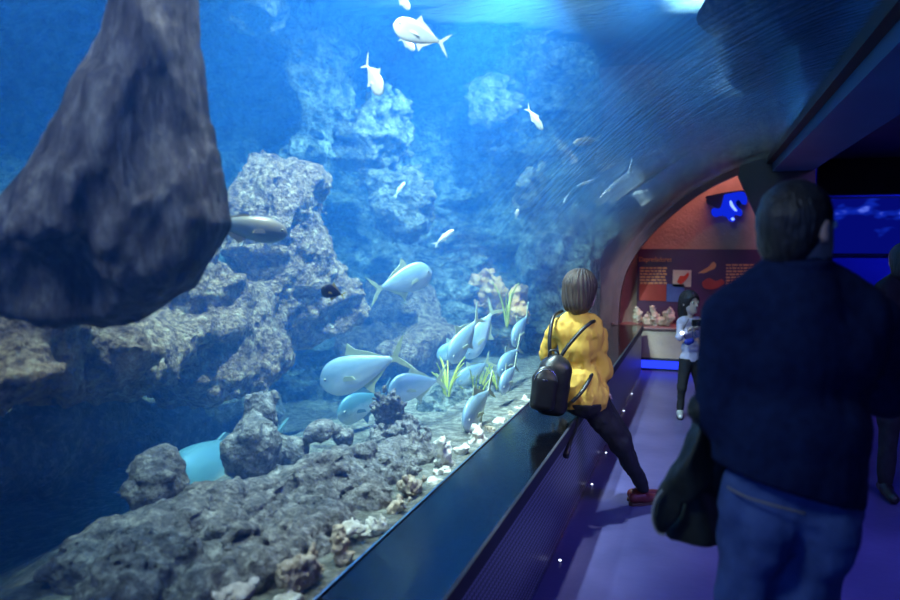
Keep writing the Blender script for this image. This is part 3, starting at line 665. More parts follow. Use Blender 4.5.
def fish(name,label,nose,tail,d1,d2,style='silver',shape='pompano',group=None,cat='fish',parts=True,roll=0):
    sh={'pompano':(.215,.07,.21,1),'jack':(.185,.065,.19,1),'slim':(.10,.055,.12,.8),'long':(.028,.022,.05,.3),'round':(.26,.10,.16,1),'grouper':(.14,.09,.075,.2)}[shape]
    key=(style,shape)
    if key not in FMESH:
        ms=fish_meshes(shape,*sh); bm_,fm_=FM[style]
        for q,me in enumerate(ms): me.materials.append(bm_ if q==0 else fm_)
        es=[]
        bm=bmesh.new(); bmesh.ops.create_uvsphere(bm,u_segments=14,v_segments=8,radius=.016); me=bpy.data.meshes.new('e'); bm.to_mesh(me); bm.free(); me.materials.append(M_eyew if style!='dark' else M_eye)
        bm=bmesh.new(); bmesh.ops.create_uvsphere(bm,u_segments=12,v_segments=8,radius=.0125); mp_=bpy.data.meshes.new('e'); bm.to_mesh(mp_); bm.free(); mp_.materials.append(M_eye)
        FMESH[key]=(ms,me,mp_)
    ms,em,pm=FMESH[key]
    a=at(*nose,d1) if d1>0 else atX(*nose,d1); b=at(*tail,d2) if d2>0 else atX(*tail,d2); L=(a-b).length
    X=(a-b).normalized(); Z=Vector((0,0,1)); Z=(Z-X*Z.dot(X)).normalized(); Y=Z.cross(X)
    Mx=Matrix((X,Y,Z)).transposed().to_4x4(); Mx=Mx@Matrix.Rotation(roll,4,'X')
    r=bpy.data.objects.new(name,None); COL.objects.link(r); r.empty_display_size=.05; r.matrix_world=Matrix.Translation(a)@Mx@Matrix.Diagonal((L,L,L,1)); tag(r,label,cat,group)
    def k(nm,me,loc=(0,0,0),rot=(0,0,0)):
        o=bpy.data.objects.new(nm,me); COL.objects.link(o); o.parent=r; o.location=loc; o.rotation_euler=rot; return o
    k('body',ms[0]); k('tail_fin',ms[1]); k('dorsal_fin',ms[2]); k('anal_fin',ms[3])
    if parts:
        for s in (1,-1):
            k('pectoral_fin',ms[4],(-.26,s*sh[1]*.92,-sh[0]*.18),(0,0,-s*.25))
            e=k('eye',em,(-.09,s*sh[1]*.66,sh[0]*.16)); p_=k('pupil',pm,(0,s*.006,0)); p_.parent=e
    return r
G='school of silver fish in mid tank'
fish('pompano','large silver fish with forked tail swimming left above the jagged coral rock',(320,385),(411,352),-1.95,-1.45,'silver','jack')
fish('pompano','silver fish swimming right alone, beside the tan cliff edge',(432,272),(368,292),-1.5,-1.75,'silver','jack')
fish('pompano','silver fish facing left directly behind the top of the jagged coral rock',(388,392),(448,378),-1.72,-1.45,'silver','pompano',G)
fish('pompano','teal fish low behind the jagged coral rock, mostly hidden',(337,416),(392,392),-1.95,-1.8,'teal','jack',G)
fish('pompano','leftmost of two silver fish diving side by side, centre of the school',(449,362),(482,312),-1.5,-1.38,'silver','jack',G)
fish('pompano','rightmost of two silver fish diving side by side, centre of the school',(466,359),(497,303),-1.55,-1.38,'silver','jack',G)
fish('pompano','silver fish half hidden behind the left diving fish',(437,358),(474,336),-1.9,-1.65,'silver','jack',G)
fish('pompano','silver fish below the pair of diving fish, facing lower left',(457,384),(493,358),-1.6,-1.4,'silver','jack',G)
fish('pompano','lowest silver fish of the school, just above the coral stones',(463,426),(494,384),-1.27,-1.22,'silver','jack',G)
fish('pompano','highest silver fish left of the woman, steeply diving',(512,344),(530,311),-1.35,-1.3,'silver','jack',G)
fish('pompano','middle one of three diving silver fish stacked left of the backpack',(498,374),(522,344),-1.38,-1.3,'silver','jack',G)
fish('pompano','lowest of three diving silver fish stacked left of the backpack',(500,391),(518,362),-1.25,-1.22,'silver','jack',G)
fish('large_fish','large teal fish with pale belly seen between the two grey boulders',(146,512),(288,436),-2.25,-2.4,'teal','grouper')
fish('grouper','brown backed fish swimming right out from behind the hanging rock',(288,234),(190,218),3.1,2.9,'brown','grouper')
fish('damselfish','small black fish with a yellow tail in front of the tan cliff',(321,289),(346,296),2.9,2.95,'dark','round')
fish('white_fish','biggest bright white fish swimming left at the top of the tank',(393,24),(450,46),3.0,3.1,'white','jack')
fish('white_fish','bright white stubby fish pointing down below the biggest white one',(382,94),(364,60),3.0,3.1,'white','jack')
fish('white_fish','small white fish right under the biggest white fish',(415,50),(399,37),3.2,3.3,'white','slim')
fish('white_fish','white fish cut off by the top edge of the picture',(410,9),(394,-8),3.0,3.1,'white','slim')
fish('small_fish','small white fish heading down right in the upper middle of the tank',(543,130),(526,106),4.0,4.1,'white','slim','small pale fish scattered in the tank')
fish('small_fish','small white fish swimming left, just above the long thin fish',(573,144),(602,138),4.3,4.4,'white','slim','small pale fish scattered in the tank')
fish('small_fish','faint small fish swimming up, left of the school and above the lone silver fish',(405,182),(394,198),4.6,4.6,'blue','slim','small pale fish scattered in the tank')
fish('small_fish','small pale fish above and right of the lone silver fish',(454,230),(433,246),4.2,4.2,'white','slim','small pale fish scattered in the tank')
fish('small_fish','tiny white oval fish above the orange coral head',(518,209),(516,219),4.5,4.5,'white','jack','small pale fish scattered in the tank')
fish('small_fish','tiny pale fish below the long thin fish at its lower left end',(577,187),(596,179),5.0,5.0,'white','slim','small pale fish scattered in the tank')
fish('small_fish','tiny pale fish climbing steeply above the woman\'s head',(563,205),(570,192),5.0,5.0,'blue','slim','small pale fish scattered in the tank')
fish('small_fish','bright white small fish under the tail end of the long thin fish',(631,197),(650,190),6.6,6.6,'white','jack','small pale fish scattered in the tank')
fish('needlefish','long thin pale fish slanting up towards the tunnel roof',(600,198),(680,139),5.0,5.6,'blue','long')
# ================================================================== PEOPLE
M_skin=mat('skin',(.62,.40,.30),(.68,.45,.34),scale=6,rough=.5)
M_skin2=mat('skin_pale',(.70,.50,.42),(.76,.55,.46),scale=6,rough=.5)
def hair_mat(nm,c1,c2):
    return mat(nm,c1,c2,scale=14,rough=.38,bump=.7,bscale=26,stretch=(5,5,.55),dist=.012)
def headframe(c,yaw,pitch=0,s=1.0,roll=0):
    R=Matrix.Rotation(yaw,3,'Z')@Matrix.Rotation(pitch,3,'X')@Matrix.Rotation(roll,3,'Y')   # local +Y = face direction
    return Vector(c),R,s
def HP(H,x,y,z):
    c,R,s=H; return c+R@Vector((x*s,y*s,z*s))
def head_sdf(P,H):
    c,R,s=H; q=((P-V(c))@np.array(R,dtype=np.float32))/s
    d=s_ell(q,(0,-.012,.025),(.076,.095,.092))
    d=smin(d,s_ell(q,(0,.030,-.045),(.057,.062,.068)),.03)
    d=smin(d,s_cone(q,(0,.092,.012),(0,.108,-.020),.008,.013),.012)      # nose
    d=smin(d,s_ell(q,(0,.086,-.048),(.022,.010,.007)),.008)             # lips
    d=smin(d,s_ell(q,(0,.078,-.082),(.02,.016,.016)),.02)
    for sx in (-1,1):
        d=smax(d,-s_ell(q,(sx*.031,.098,.014),(.017,.014,.010)),.01)
        e=s_ell(q,(sx*.079,-.004,-.002),(.009,.020,.032)); e=smax(e,-s_ell(q,(sx*.089,.002,.002),(.006,.010,.018)),.004); d=smin(d,e,.006)
    return d*s
def hand_prims(wr,dir_,nrm,curl=.5,s=1.0,side=1):
    """palm + 4 fingers + thumb"""
    D_=Vector(dir_).normalized(); Nn=Vector(nrm); Nn=(Nn-D_*Nn.dot(D_)).normalized(); S=D_.cross(Nn)*side; wr=Vector(wr); out=[]
    for k in (-.022,-.008,.008,.022): out.append((wr+D_*.02*s+S*k*.8*s, wr+D_*.085*s+S*k*1.25*s,.016*s,.013*s))
    for k,l in ((-.031,.062),(-.010,.074),(.011,.078),(.032,.068)):
        p=wr+D_*.085*s+S*k*s; a=0.25*curl
        for q,f in enumerate((.45,.32,.25)):
            a+=curl*.75; dd=D_*math.cos(a)+Nn*math.sin(a); n=p+dd*l*f*s; out.append((p,n,.0088*s,.0078*s)); p=n
    p=wr+D_*.03*s+S*.03*s; dd=(D_*.6+S*.75+Nn*.3).normalized(); n=p+dd*.042*s; out.append((p,n,.012*s,.010*s)); dd=(D_*.85+S*.3+Nn*.5).normalized(); out.append((n,n+dd*.035*s,.010*s,.008*s))
    return out
def person(name,label,px0,d0,specs):
    pass
def eyes(H,par):
    for sx in (-1,1):
        bm=bmesh.new(); bmesh.ops.create_uvsphere(bm,u_segments=14,v_segments=10,radius=.0115*H[2]); me=bpy.data.meshes.new('e'); bm.to_mesh(me); bm.free()
        o=link('eye',me,M_eyew,par); o.location=HP(H,sx*.031,.080,.014)
        bm=bmesh.new(); bmesh.ops.create_uvsphere(bm,u_segments=10,v_segments=8,radius=.0055*H[2]); me=bpy.data.meshes.new('e'); bm.to_mesh(me); bm.free()
        q=link('pupil',me,M_eye,o); q.location=H[1]@Vector((0,.0085*H[2],0))
def shoe_sdf(P,an,toe,s=1.0,g=0):
    """an: ankle (x,y) ; toe: direction; sole on z=g"""
    a=Vector((an[0],an[1],g)); t=Vector((toe[0],toe[1],0)).normalized()
    d=s_cone(P,a-t*.045*s+Vector((0,0,.05*s)),a+t*.02*s+Vector((0,0,.055*s)),.036*s,.040*s)
    d=smin(d,s_cone(P,a+t*.04*s+Vector((0,0,.042*s)),a+t*.165*s+Vector((0,0,.032*s)),.037*s,.030*s),.02)
    return smax(d,(g+.008)-P[...,2],.004)
def sole_me(an,toe,s,g=0):
    a=Vector((an[0],an[1],0)); t=Vector((toe[0],toe[1],0)).normalized(); n=Vector((-t.y,t.x,0)); vs=[]
    for (u,v) in [(-.085,.0),(-.07,.028),(0,.038),(.08,.036),(.14,.036),(.185,.022),(.2,0),(.185,-.022),(.14,-.036),(.08,-.036),(0,-.038),(-.07,-.028)]:
        vs.append(a+t*u*s+n*v*s)
    k=len(vs); V_=[(p.x,p.y,g) for p in vs]+[(p.x,p.y,g+.02*s) for p in vs]
    F=[tuple(range(k))[::-1],tuple(range(k,2*k))]+[(i,(i+1)%k,k+(i+1)%k,k+i) for i in range(k)]
    return mesh(V_,F,False)
def bounds(prims,pad=.12):
    pts=np.array([tuple(p) for pr_ in prims for p in pr_[:2]]); return pts.min(0)-pad, pts.max(0)+pad
def cones(P,prims,k=.02,off=0,sy=None):
    return U([s_cone(P,p[0],p[1],p[2],p[3],p[4] if len(p)>4 else 1.0) for p in prims],k)-off
def folds(P,a=.006,s=9): return a*fbm(P*np.array([1,1,.55],dtype=np.float32),s,3,.5,ridge=True)
# ---------------------------------------------------------------- standing man (foreground right)
d0=1.8; O=lvl(795,300,d0); ox,oy=O.x,d0
def L(px,py,dd=0):
    p=lvl(px,py,d0+dd); return Vector((p.x-ox,dd,p.z))
def W0(): return w((ox,oy,0))
man=empty('person',W0(),TH,'man seen from behind in a dark navy sweater and blue jeans, jacket over his arm','person')
Hm=headframe(L(799,231),-1.12,.02,.97)
neck=[(L(796,264,-.005),L(798,242,0),.060,.056)]
torso=[(Vector((-.05,0,1.33)),Vector((.09,0,1.33)),.125,.125,.85),(Vector((-.05,0,1.14)),Vector((.06,0,1.14)),.12,.125,.88),(Vector((-.055,0,.98)),Vector((.055,0,.98)),.115,.12,.9),
       (Vector((0,.0,1.52)),Vector((-.115,0,1.445)),.055,.055),(Vector((0,.0,1.52)),Vector((.15,0,1.44)),.055,.06),(Vector((-.02,0,1.12)),Vector((-.01,0,1.42)),.13,.13,.85)]
shL,elL,wrL=Vector((-.160,0,1.415)),Vector((-.165,.03,1.18)),Vector((-.06,.22,1.16))
shR,elR,wrR=Vector((.185,.0,1.40)),Vector((.275,.09,1.215)),Vector((.34,.30,1.33))
arms=[(shL,elL,.062,.052),(elL,wrL,.048,.034),(shR,elR,.066,.056),(elR,wrR,.052,.034)]
legs=[(Vector((-.072,0,.93)),Vector((-.100,0,.72)),.092,.064),(Vector((-.100,0,.72)),Vector((-.12,.01,.50)),.064,.056),(Vector((-.12,.01,.50)),Vector((-.13,-.02,.09)),.058,.044),
      (Vector((.072,0,.93)),Vector((.045,0,.72)),.100,.074),(Vector((.045,0,.72)),Vector((.05,.02,.50)),.074,.060),(Vector((.05,.02,.50)),Vector((.06,0,.09)),.062,.046),
      (Vector((-.04,0,.99)),Vector((.05,0,.99)),.115,.12,.9),(Vector((-.07,-.05,.90)),Vector((-.07,-.05,.86)),.06,.05),(Vector((.07,-.055,.90)),Vector((.07,-.055,.86)),.07,.06)]
hands=hand_prims(wrL,(.25,.95,-.15),(0,0,-1),.6,1,1)+hand_prims(wrR,(.2,.6,.75),(-1,.2,0),.6,1,-1)
allp=torso+arms+legs
def f_body(P):
    d=cones(P,neck,.02); d=smin(d,head_sdf(P,Hm),.02)
    d=smin(d,cones(P,[(*p[:2],max(p[2]-.02,.02),max(p[3]-.02,.02),*p[4:]) for p in torso+legs],.03),.02)
    d=smin(d,cones(P,[(*p[:2],p[2]-.018,p[3]-.012) for p in arms],.02),.02)
    return smin(d,cones(P,hands,.004),.006)
lo,hi=bounds(allp,.14); lo[2]=.02; hi[2]=1.80; hi[1]=max(hi[1],.46)
sdf_obj('body',f_body,lo,hi,.0085,M_skin,man); eyes(Hm,man)
M_sweat=mat('navy_knit',(.005,.013,.055),(.008,.020,.075),scale=40,rough=.9,bump=.3,bscale=160,dist=.002,spec=.2)
M_jean=mat('jeans_denim',(.045,.085,.24),(.075,.13,.33),scale=14,rough=.85,bump=.35,bscale=120,dist=.003,spec=.2)
def f_sw(P):
    d=cones(P,torso+arms,.04)
    d=smin(d,s_cone(P,(0,0,1.10),(0,0,1.06),.15,.158,.82)-.012,.05)
    d=d-.004+folds(P,.006,8)
    hem=Vector((0,0,1.0)); cut=(1.005-.05*(P[...,0]/.17)*1.0)-P[...,2]      # hem lower on the right
    cut=np.where((np.abs(P[...,1])<.17)&(np.abs(P[...,0])<.30), cut, -1)
    for wr,el in ((wrL,elL),(wrR,elR)):
        dr=(wr-el).normalized(); cw=((P-V(wr+dr*.005))@V(dr)); near=np.linalg.norm(P-V(wr),axis=-1)<.14; d=np.where(near,np.maximum(d,cw),d)
    return np.maximum(d,cut)
lo2=lo.copy(); lo2[2]=.90; hi2=hi.copy(); hi2[2]=1.60
sdf_obj('sweater',f_sw,lo2,hi2,.0085,M_sweat,man)
col=[Vector((math.cos(a)*.066,math.sin(a)*.066-.004,1.527+.012*math.sin(a))) for a in [2*PI*i/24 for i in range(25)]]
sdf_obj('collar',lambda P: U([s_cone(P,a+Vector((0,0,0)),a+Vector((0,0,.028)),.011,.011) for a in col],.01),(-.1,-.1,1.49),(.1,.1,1.60),.006,M_sweat,man)
def f_je(P):
    d=cones(P,legs,.035)+.0-.002+folds(P,.007,10)
    return np.maximum(np.maximum(d,P[...,2]-1.045),.075-P[...,2])
lo3=lo.copy(); hi3=hi.copy(); hi3[2]=1.1; hi3[1]=.22; lo3[1]=-.25; lo3[0]=-.28; hi3[0]=.28
sdf_obj('jeans',f_je,lo3,hi3,.0085,M_jean,man)
M_thr=mat('pale_stitch',(.22,.2,.19),rough=.8)
# shirt edge showing under the sweater hem
hp=[Vector((-.168,-.05,1.012)),Vector((-.14,-.095,1.003)),Vector((-.08,-.127,.992)),Vector((-.02,-.135,.978))]
link('shirt_hem',tube_me(spline(hp,5),.0028,6),M_thr,man)
for s_ in (-1,1):
    pk=[Vector((s_*.085-.05,-.128,.955)),Vector((s_*.085+.05,-.128,.955)),Vector((s_*.085+.048,-.128,.875)),Vector((s_*.085,-.124,.85)),Vector((s_*.085-.048,-.124,.875)),Vector((s_*.085-.05,-.128,.955))]
def f_hair(P):
    c,R,s=Hm; q=((P-V(c))@np.array(R,dtype=np.float32))/s
    d=s_ell(q,(0,-.014,.027),(.082,.101,.099))
    d=smin(d,s_ell(q,(0,-.055,-.035),(.062,.045,.055)),.03)
    d=smax(d,(q[...,1]-.045-.02*(q[...,2]>.07)) ,.01)     # face
    d=smax(d,-s_ell(q,(0,.065,-.03),(.12,.068,.075)),.01)
    d=smax(d,-(q[...,2]+.085),.01)
    return d*s+.0015*fbm(P,70,2)
M_hm=hair_mat('short_black_hair',(.015,.014,.016),(.04,.04,.045))
c=Hm[0]; sdf_obj('hair',f_hair,(c.x-.13,c.y-.13,c.z-.12),(c.x+.13,c.y+.13,c.z+.15),.006,M_hm,man)
M_blk=mat('black_leather',(.012,.012,.015),(.02,.02,.025),rough=.35,scale=20)
for an in ((-.13,-.02),(.06,0)):
    o=sdf_obj('shoe',lambda P: shoe_sdf(P,an,(0,1)),(an[0]-.06,an[1]-.12,0),(an[0]+.06,an[1]+.24,.13),.008,M_blk,man)
    link('sole',sole_me(an,(0,1),1.0),M_dark,o)
# jacket over the forearm
M_jk=mat('olive_black_jacket',(.014,.019,.016),(.024,.030,.024),scale=20,rough=.6,bump=.4,bscale=30,dist=.006)
jk=empty('jacket',w((ox-.3,oy+.05,.85)),TH,'black olive jacket hanging over the left arm of the standing man','jacket')
def JL(px,py,dd): p=lvl(px,py,d0+dd); return (p.x-ox+.3, p.z-.85)
pA=[JL(*q,.09) for q in [(726,388),(712,398),(702,415),(692,436),(681,460),(668,482),(657,502),(653,520),(658,534),(666,539),(676,528),(684,505),(696,495),(712,480),(730,440)]]
pB=[JL(*q,.11) for q in [(728,392),(714,405),(704,440),(692,480),(680,520),(673,535),(672,548),(684,556),(705,557),(731,559),(735,500),(735,420)]]
def f_jk(P):
    out=None
    for poly,yc,th in ((pA,.055,.028),(pB,.095,.03)):
        y=P[...,1]-yc-.018*np.sin(P[...,0]*38+P[...,2]*9)-.01*fbm(P,7,2)
        d2=s_poly2(P[...,0],P[...,2],poly)+.010
        t=th*(1.0+.5*np.clip((P[...,2]+.0)*3,0,1))
        q=np.sqrt(np.maximum(d2,0)**2+np.maximum(np.abs(y)-t+.01,0)**2)+np.minimum(np.maximum(d2,np.abs(y)-t+.01),0)-.010
        out=q if out is None else smin(out,q,.012)
    r=s_cone(P,Vector((-.2+.3,-.01,.33)),Vector((-.08+.3,.19,.32)),.046,.046)
    out=smin(out,r,.03)
    return (out+.006*fbm(P*np.array([1,1,.4],dtype=np.float32),16,2,ridge=True))*.8
sdf_obj('jacket_cloth',f_jk,(-.10,-.09,-.05),(.27,.27,.42),.0065,M_jk,jk)
M_pip=mat('jacket_piping',(.38,.36,.30),(.5,.48,.4),rough=.7)
pp=[Vector((JL(*q,.07)[0],.035,JL(*q,.07)[1])) for q in [(664,492),(657,502),(654,514),(655,526),(660,535),(667,537)]]
link('piping',tube_me(spline(pp,4),.003,6),M_pip,jk)
bt=JL(726,554,.07); bm=bmesh.new(); bmesh.ops.create_uvsphere(bm,u_segments=10,v_segments=6,radius=.006); me=bpy.data.meshes.new('b'); bm.to_mesh(me); bm.free()
o=link('snap_button',me,M_chrome,jk); o.location=(bt[0],.055,bt[1]+.01)
# ---------------------------------------------------------------- seated woman in yellow
d0=4.3; p=lvl(582,300,d0); ox,oy=p.x,d0
def L(px,py,dd=0):
    q=lvl(px,py,d0+dd); return Vector((q.x-ox,dd,q.z))
wom=empty('person',w((ox,oy,0)),TH,'woman in a yellow blouse and black trousers sitting on the ledge, seen from behind','person')
Hw=headframe(L(582,290,.02),-.95,-.05,.97)
pel=L(583,396,-.02)
tor=[(L(577,330,0)+Vector((-.06,0,0)),L(577,330,0)+Vector((.07,.0,0)),.085,.085,.8),(L(577,350),L(577,350)+Vector((.02,0,0)),.100,.104,.8),(L(580,378),L(584,378),.098,.10,.85),(pel,pel+Vector((.04,.03,0)),.12,.12,.9)]
nk=[(L(577,322),L(582,300,.01),.042,.044)]
sL,eL,wL=L(557,328,.04),L(546,352,.14),L(556,382,.22)
sR,eR,wR=L(595,333,0),L(603,371,.05),L(600,388,.2)
am=[(sL,eL,.05,.042),(eL,wL,.04,.03),(sR,eR,.055,.048),(eR,wR,.045,.034)]
h1,k1,a1=L(588,399,.02),L(619,442,.06),L(643,488,.14)
a1.z=max(a1.z,.10)
h2,k2,a2=L(592,396,.12),L(621,438,.17),L(641,484,.22); a2.z=.10
lg=[(h1,k1,.092,.064),(k1,a1,.062,.042),(h2,k2,.088,.06),(k2,a2,.058,.04),(pel,h1,.11,.09),(pel,h2,.11,.085)]
hd=hand_prims(wL,(.6,.6,-.3),(0,0,-1),.7,.9,1)+hand_prims(wR,(.5,.6,-.45),(-.3,0,-1),.7,.9,-1)
def f_b(P):
    d=cones(P,nk,.02); d=smin(d,head_sdf(P,Hw),.02)
    d=smin(d,cones(P,[(*q[:2],q[2]-.018,q[3]-.016,*q[4:]) for q in tor+lg],.03),.02)
    d=smin(d,cones(P,[(*q[:2],q[2]-.018,q[3]-.008) for q in am],.02),.02)
    return smin(d,cones(P,hd,.004),.006)
lo,hi=bounds(tor+am+lg,.14); lo[2]=.02; hi[2]=1.55; hi[1]=max(hi[1],.5)
sdf_obj('body',f_b,lo,hi,.0085,M_skin2,wom); eyes(Hw,wom)
M_yel=mat('yellow_blouse',(.70,.40,.07),(.78,.46,.09),scale=8,rough=.75,bump=.2,bscale=60,dist=.003,spec=.25)
M_trs=mat('black_trousers',(.012,.012,.018),(.02,.02,.028),scale=20,rough=.8)
def f_bl(P):
    d=cones(P,tor+am+[(pel,pel+Vector((.02,.02,-.05)),.108,.104,.95),(L(577,318),L(560,326,.02),.035,.05),(L(577,318),L(592,328),.035,.052)],.035)
    d=d-.005+.012*fbm(P*np.array([1,1,.45],dtype=np.float32),13,3,.5,ridge=True)
    d=np.maximum(d,(pel.z-.085-.02*np.sin(P[...,0]*30))-P[...,2])
    for wr,el in ((wL,eL),(wR,eR)):
        dr=(wr-el).normalized(); cw=((P-V(wr-dr*.01))@V(dr)); near=np.linalg.norm(P-V(wr),axis=-1)<.12; d=np.where(near,np.maximum(d,cw),d)
    return np.maximum(d,P[...,2]-L(577,309).z)
lo2=lo.copy(); lo2[2]=pel.z-.16; hi2=hi.copy(); hi2[2]=1.35
sdf_obj('blouse',f_bl,lo2,hi2,.0085,M_yel,wom)
def f_tr(P):
    d=cones(P,lg+[tor[-1]],.03)+folds(P,.006,14); return np.maximum(np.maximum(d,.08-P[...,2]),np.where(P[...,0]<.10,P[...,2]-pel.z+.03,P[...,2]-pel.z-.0))
lo3=lo.copy(); hi3=hi.copy(); hi3[2]=pel.z+.1
sdf_obj('trousers',f_tr,lo3,hi3,.0085,M_trs,wom)
M_shoe=mat('red_shoe',(.16,.02,.025),(.2,.03,.03),scale=20,rough=.5)
for an in (a1,a2):
    o=sdf_obj('shoe',lambda P: shoe_sdf(P,(an.x-.02,an.y),(.9,.25),.85),(an.x-.13,an.y-.1,0),(an.x+.2,an.y+.15,.12),.007,M_shoe,wom)
    link('sole',sole_me((an.x-.02,an.y),(.9,.25),.85),mat('brown_sole',(.10,.05,.04),rough=.7),o)
M_hw=hair_mat('brown_bob_hair',(.035,.028,.03),(.12,.085,.07))
def f_hw(P):
    c,R,s=Hw; q=((P-V(c))@np.array(R,dtype=np.float32))/s
    d=s_ell(q,(0,-.020,.025),(.093,.112,.105))
    d=smin(d,s_ell(q,(0,-.035,-.06),(.092,.085,.095)),.04)
    d=smax(d,-s_ell(q,(0,.115,-.03),(.068,.075,.13)),.015)
    d=smax(d,-(q[...,2]+.135+.02*np.sin(q[...,0]*60)),.01)
    an=np.arctan2(q[...,1],q[...,0]); d=d+.0035*np.sin(an*26+2*q[...,2]*9)
    return d*s
c=Hw[0]; sdf_obj('hair',f_hw,(c.x-.14,c.y-.14,c.z-.17),(c.x+.14,c.y+.14,c.z+.15),.006,M_hw,wom)
gl_=[HP(Hw,.075,.02,.016),HP(Hw,.058,.098,.018),HP(Hw,.012,.108,.016),HP(Hw,-.012,.108,.016),HP(Hw,-.058,.098,.018),HP(Hw,-.075,.02,.016)]
g_=link('glasses',tube_me(gl_,.0022,6),M_chrome,wom)
# backpack
bpk=empty('backpack',w((ox,oy,0)),TH,'small black leather backpack worn low on the back of the woman in yellow','backpack')
bc=L(553,388,-.16)
Rb=Matrix.Rotation(.12,3,'Y')
def f_bp(P):
    q=(P-V(bc))@np.array(Rb,dtype=np.float32)
    d=s_box(q,(0,0,0),(.090,.065,.155),.055); d=smin(d,s_ell(q,(0,0,.12),(.07,.055,.07)),.04)
    return d+.003*fbm(P,18,2)
sdf_obj('bag_body',f_bp,tuple(bc-Vector((.18,.11,.22))),tuple(bc+Vector((.18,.11,.26))),.007,M_blk,bpk)
fc=L(544,389,-.225)
def f_fp(P):
    q=(P-V(fc))@np.array(Rb,dtype=np.float32); return smin(s_box(q,(0,0,-.02),(.070,.035,.10),.033),s_ell(q,(0,0,.06),(.066,.032,.07)),.02)
fp=sdf_obj('front_pocket',f_fp,tuple(fc-Vector((.13,.07,.17))),tuple(fc+Vector((.13,.07,.19))),.006,M_blk,bpk)
zp=[fc+Rb@Vector((math.cos(t)*.062,-.028,.045+math.sin(t)*.07)) for t in [PI*i/16 for i in range(17)]]
link('zip',tube_me(zp,.0025,6),M_chrome,fp)
lb=link('logo_plate',box_me(-.012,.012,-.003,.003,-.006,.006,.002),M_chrome,bpk); lb.location=fc+Vector((.0,-.038,.055))
def strap(pts): return tube_me(spline(pts,8),.016,8,flat=.3)
st1=[L(551,362,-.11),L(549.5,345,-.11),L(550.5,330,-.09),L(554,316,-.03),L(562,311,.05)]
st2=[L(557,362,-.12),L(568,346,-.125),L(582,330,-.11),L(592,322,-.07),L(597,322,.02)]
st3=[L(572,402,-.15),L(580,394,-.15),L(587,384,-.12),L(592,374,-.07)]
for s_ in (st1,st2,st3): 
    me=tube_me(spline(s_,8),.011,8); link('strap',me,M_blk,bpk)
hl=[bc+Vector((-.03,-.01,.17)),bc+Vector((-.02,-.01,.21)),bc+Vector((.02,-.01,.21)),bc+Vector((.03,-.01,.17))]
link('top_handle',tube_me(spline(hl,6),.006,8),M_blk,bpk)
dg=[atX(578,416,-.672),atX(576,428,-.670),atX(570,442,-.670),atX(566,456,-.670)]
inv=Matrix.Rotation(-TH,3,'Z'); o0=w((ox,oy,0))
dgl=[inv@(q-o0) for q in dg]
link('strap_end',tube_me([dgl[0]+Vector((0,0,.02)),*dgl],[.010,.010,.010,.012,.018],8),M_blk,bpk)
# ---------------------------------------------------------------- girl with a camera
pz=atZ(683,417,0); d0=dep(pz); p=lvl(686,300,d0); ox,oy=p.x,d0
def L(px,py,dd=0):
    q=lvl(px,py,d0+dd); return Vector((q.x-ox,dd,q.z))
gir=empty('person',w((ox,oy,0)),TH,'young girl with dark hair, lilac top and black leggings aiming a small camera','person')
s_=1.0
Hg=headframe(L(690,303),-2.75,.0,.90)
tg=[(L(684,322),L(696,322),.052,.052,.8),(L(688,332),L(692,332),.062,.062,.85),(L(689,348),L(692,348),.066,.07,.85),(L(688,358),L(694,358),.07,.072,.9)]
ng=[(L(690,318),L(690,306),.028,.03)]
gsL,geL,gwL=L(680.5,323),L(679.5,337,-.05),L(694,326,-.14)
gsR,geR,gwR=L(699,323),L(703,337,-.03),L(697,329,-.14)
ag=[(gsL,geL,.034,.029),(geL,gwL,.028,.021),(gsR,geR,.034,.029),(geR,gwR,.028,.021)]
gl1=[(L(686,360),L(682,388,-.02),.062,.042),(L(682,388,-.02),L(680,411,.02),.04,.03),(L(695,360),L(700,388,.02),.062,.042),(L(700,388,.02),L(704,411,.06),.04,.03)]
hg=hand_prims(gwL,(.6,-.3,.5),(0,-1,.4),.5,.72,1)+hand_prims(gwR,(-.4,-.4,.4),(0,-1,.3),.9,.72,-1)
def f_g(P):
    d=cones(P,ng,.015); d=smin(d,head_sdf(P,Hg),.015)
    d=smin(d,cones(P,[(*q[:2],q[2]-.012,q[3]-.010,*q[4:]) for q in tg+gl1+ag],.02),.015)
    return smin(d,cones(P,hg,.003),.005)
lo,hi=bounds(tg+ag+gl1,.11); lo[2]=.02; hi[2]=1.25
sdf_obj('body',f_g,lo,hi,.0075,M_skin2,gir); eyes(Hg,gir)
M_lil=mat('lilac_top',(.62,.56,.74),(.70,.63,.80),scale=8,rough=.8,bump=.15)
def f_gt(P):
    d=cones(P,tg+ag,.02)-.004+folds(P,.004,18)
    d=np.maximum(d,L(690,361).z-P[...,2])
    for wr,el in ((gwL,geL),(gwR,geR)):
        dr=(wr-el).normalized(); cw=((P-V(wr))@V(dr)); near=np.linalg.norm(P-V(wr),axis=-1)<.08; d=np.where(near,np.maximum(d,cw),d)
    return np.maximum(d,P[...,2]-L(690,315).z)
lo2=lo.copy(); lo2[2]=.45; sdf_obj('top',f_gt,lo2,hi,.0075,M_lil,gir)
sdf_obj('leggings',lambda P: np.maximum(np.maximum(cones(P,gl1+[tg[-1]],.02)+folds(P,.003,18),P[...,2]-L(690,358).z),.06-P[...,2]),lo,(hi[0],hi[1],.75),.0075,M_trs,gir)
M_sil=mat('silver_shoe',(.5,.5,.55),(.7,.7,.75),scale=20,rough=.3,metal=.3)
for an in (gl1[1][1],gl1[3][1]):
    o=sdf_obj('shoe',lambda P: shoe_sdf(P,(an.x,an.y),(-.25,-.9),.75),(an.x-.12,an.y-.17,0),(an.x+.1,an.y+.1,.1),.007,M_sil,gir)
    link('sole',sole_me((an.x,an.y),(-.25,-.9),.75),M_dark,o)
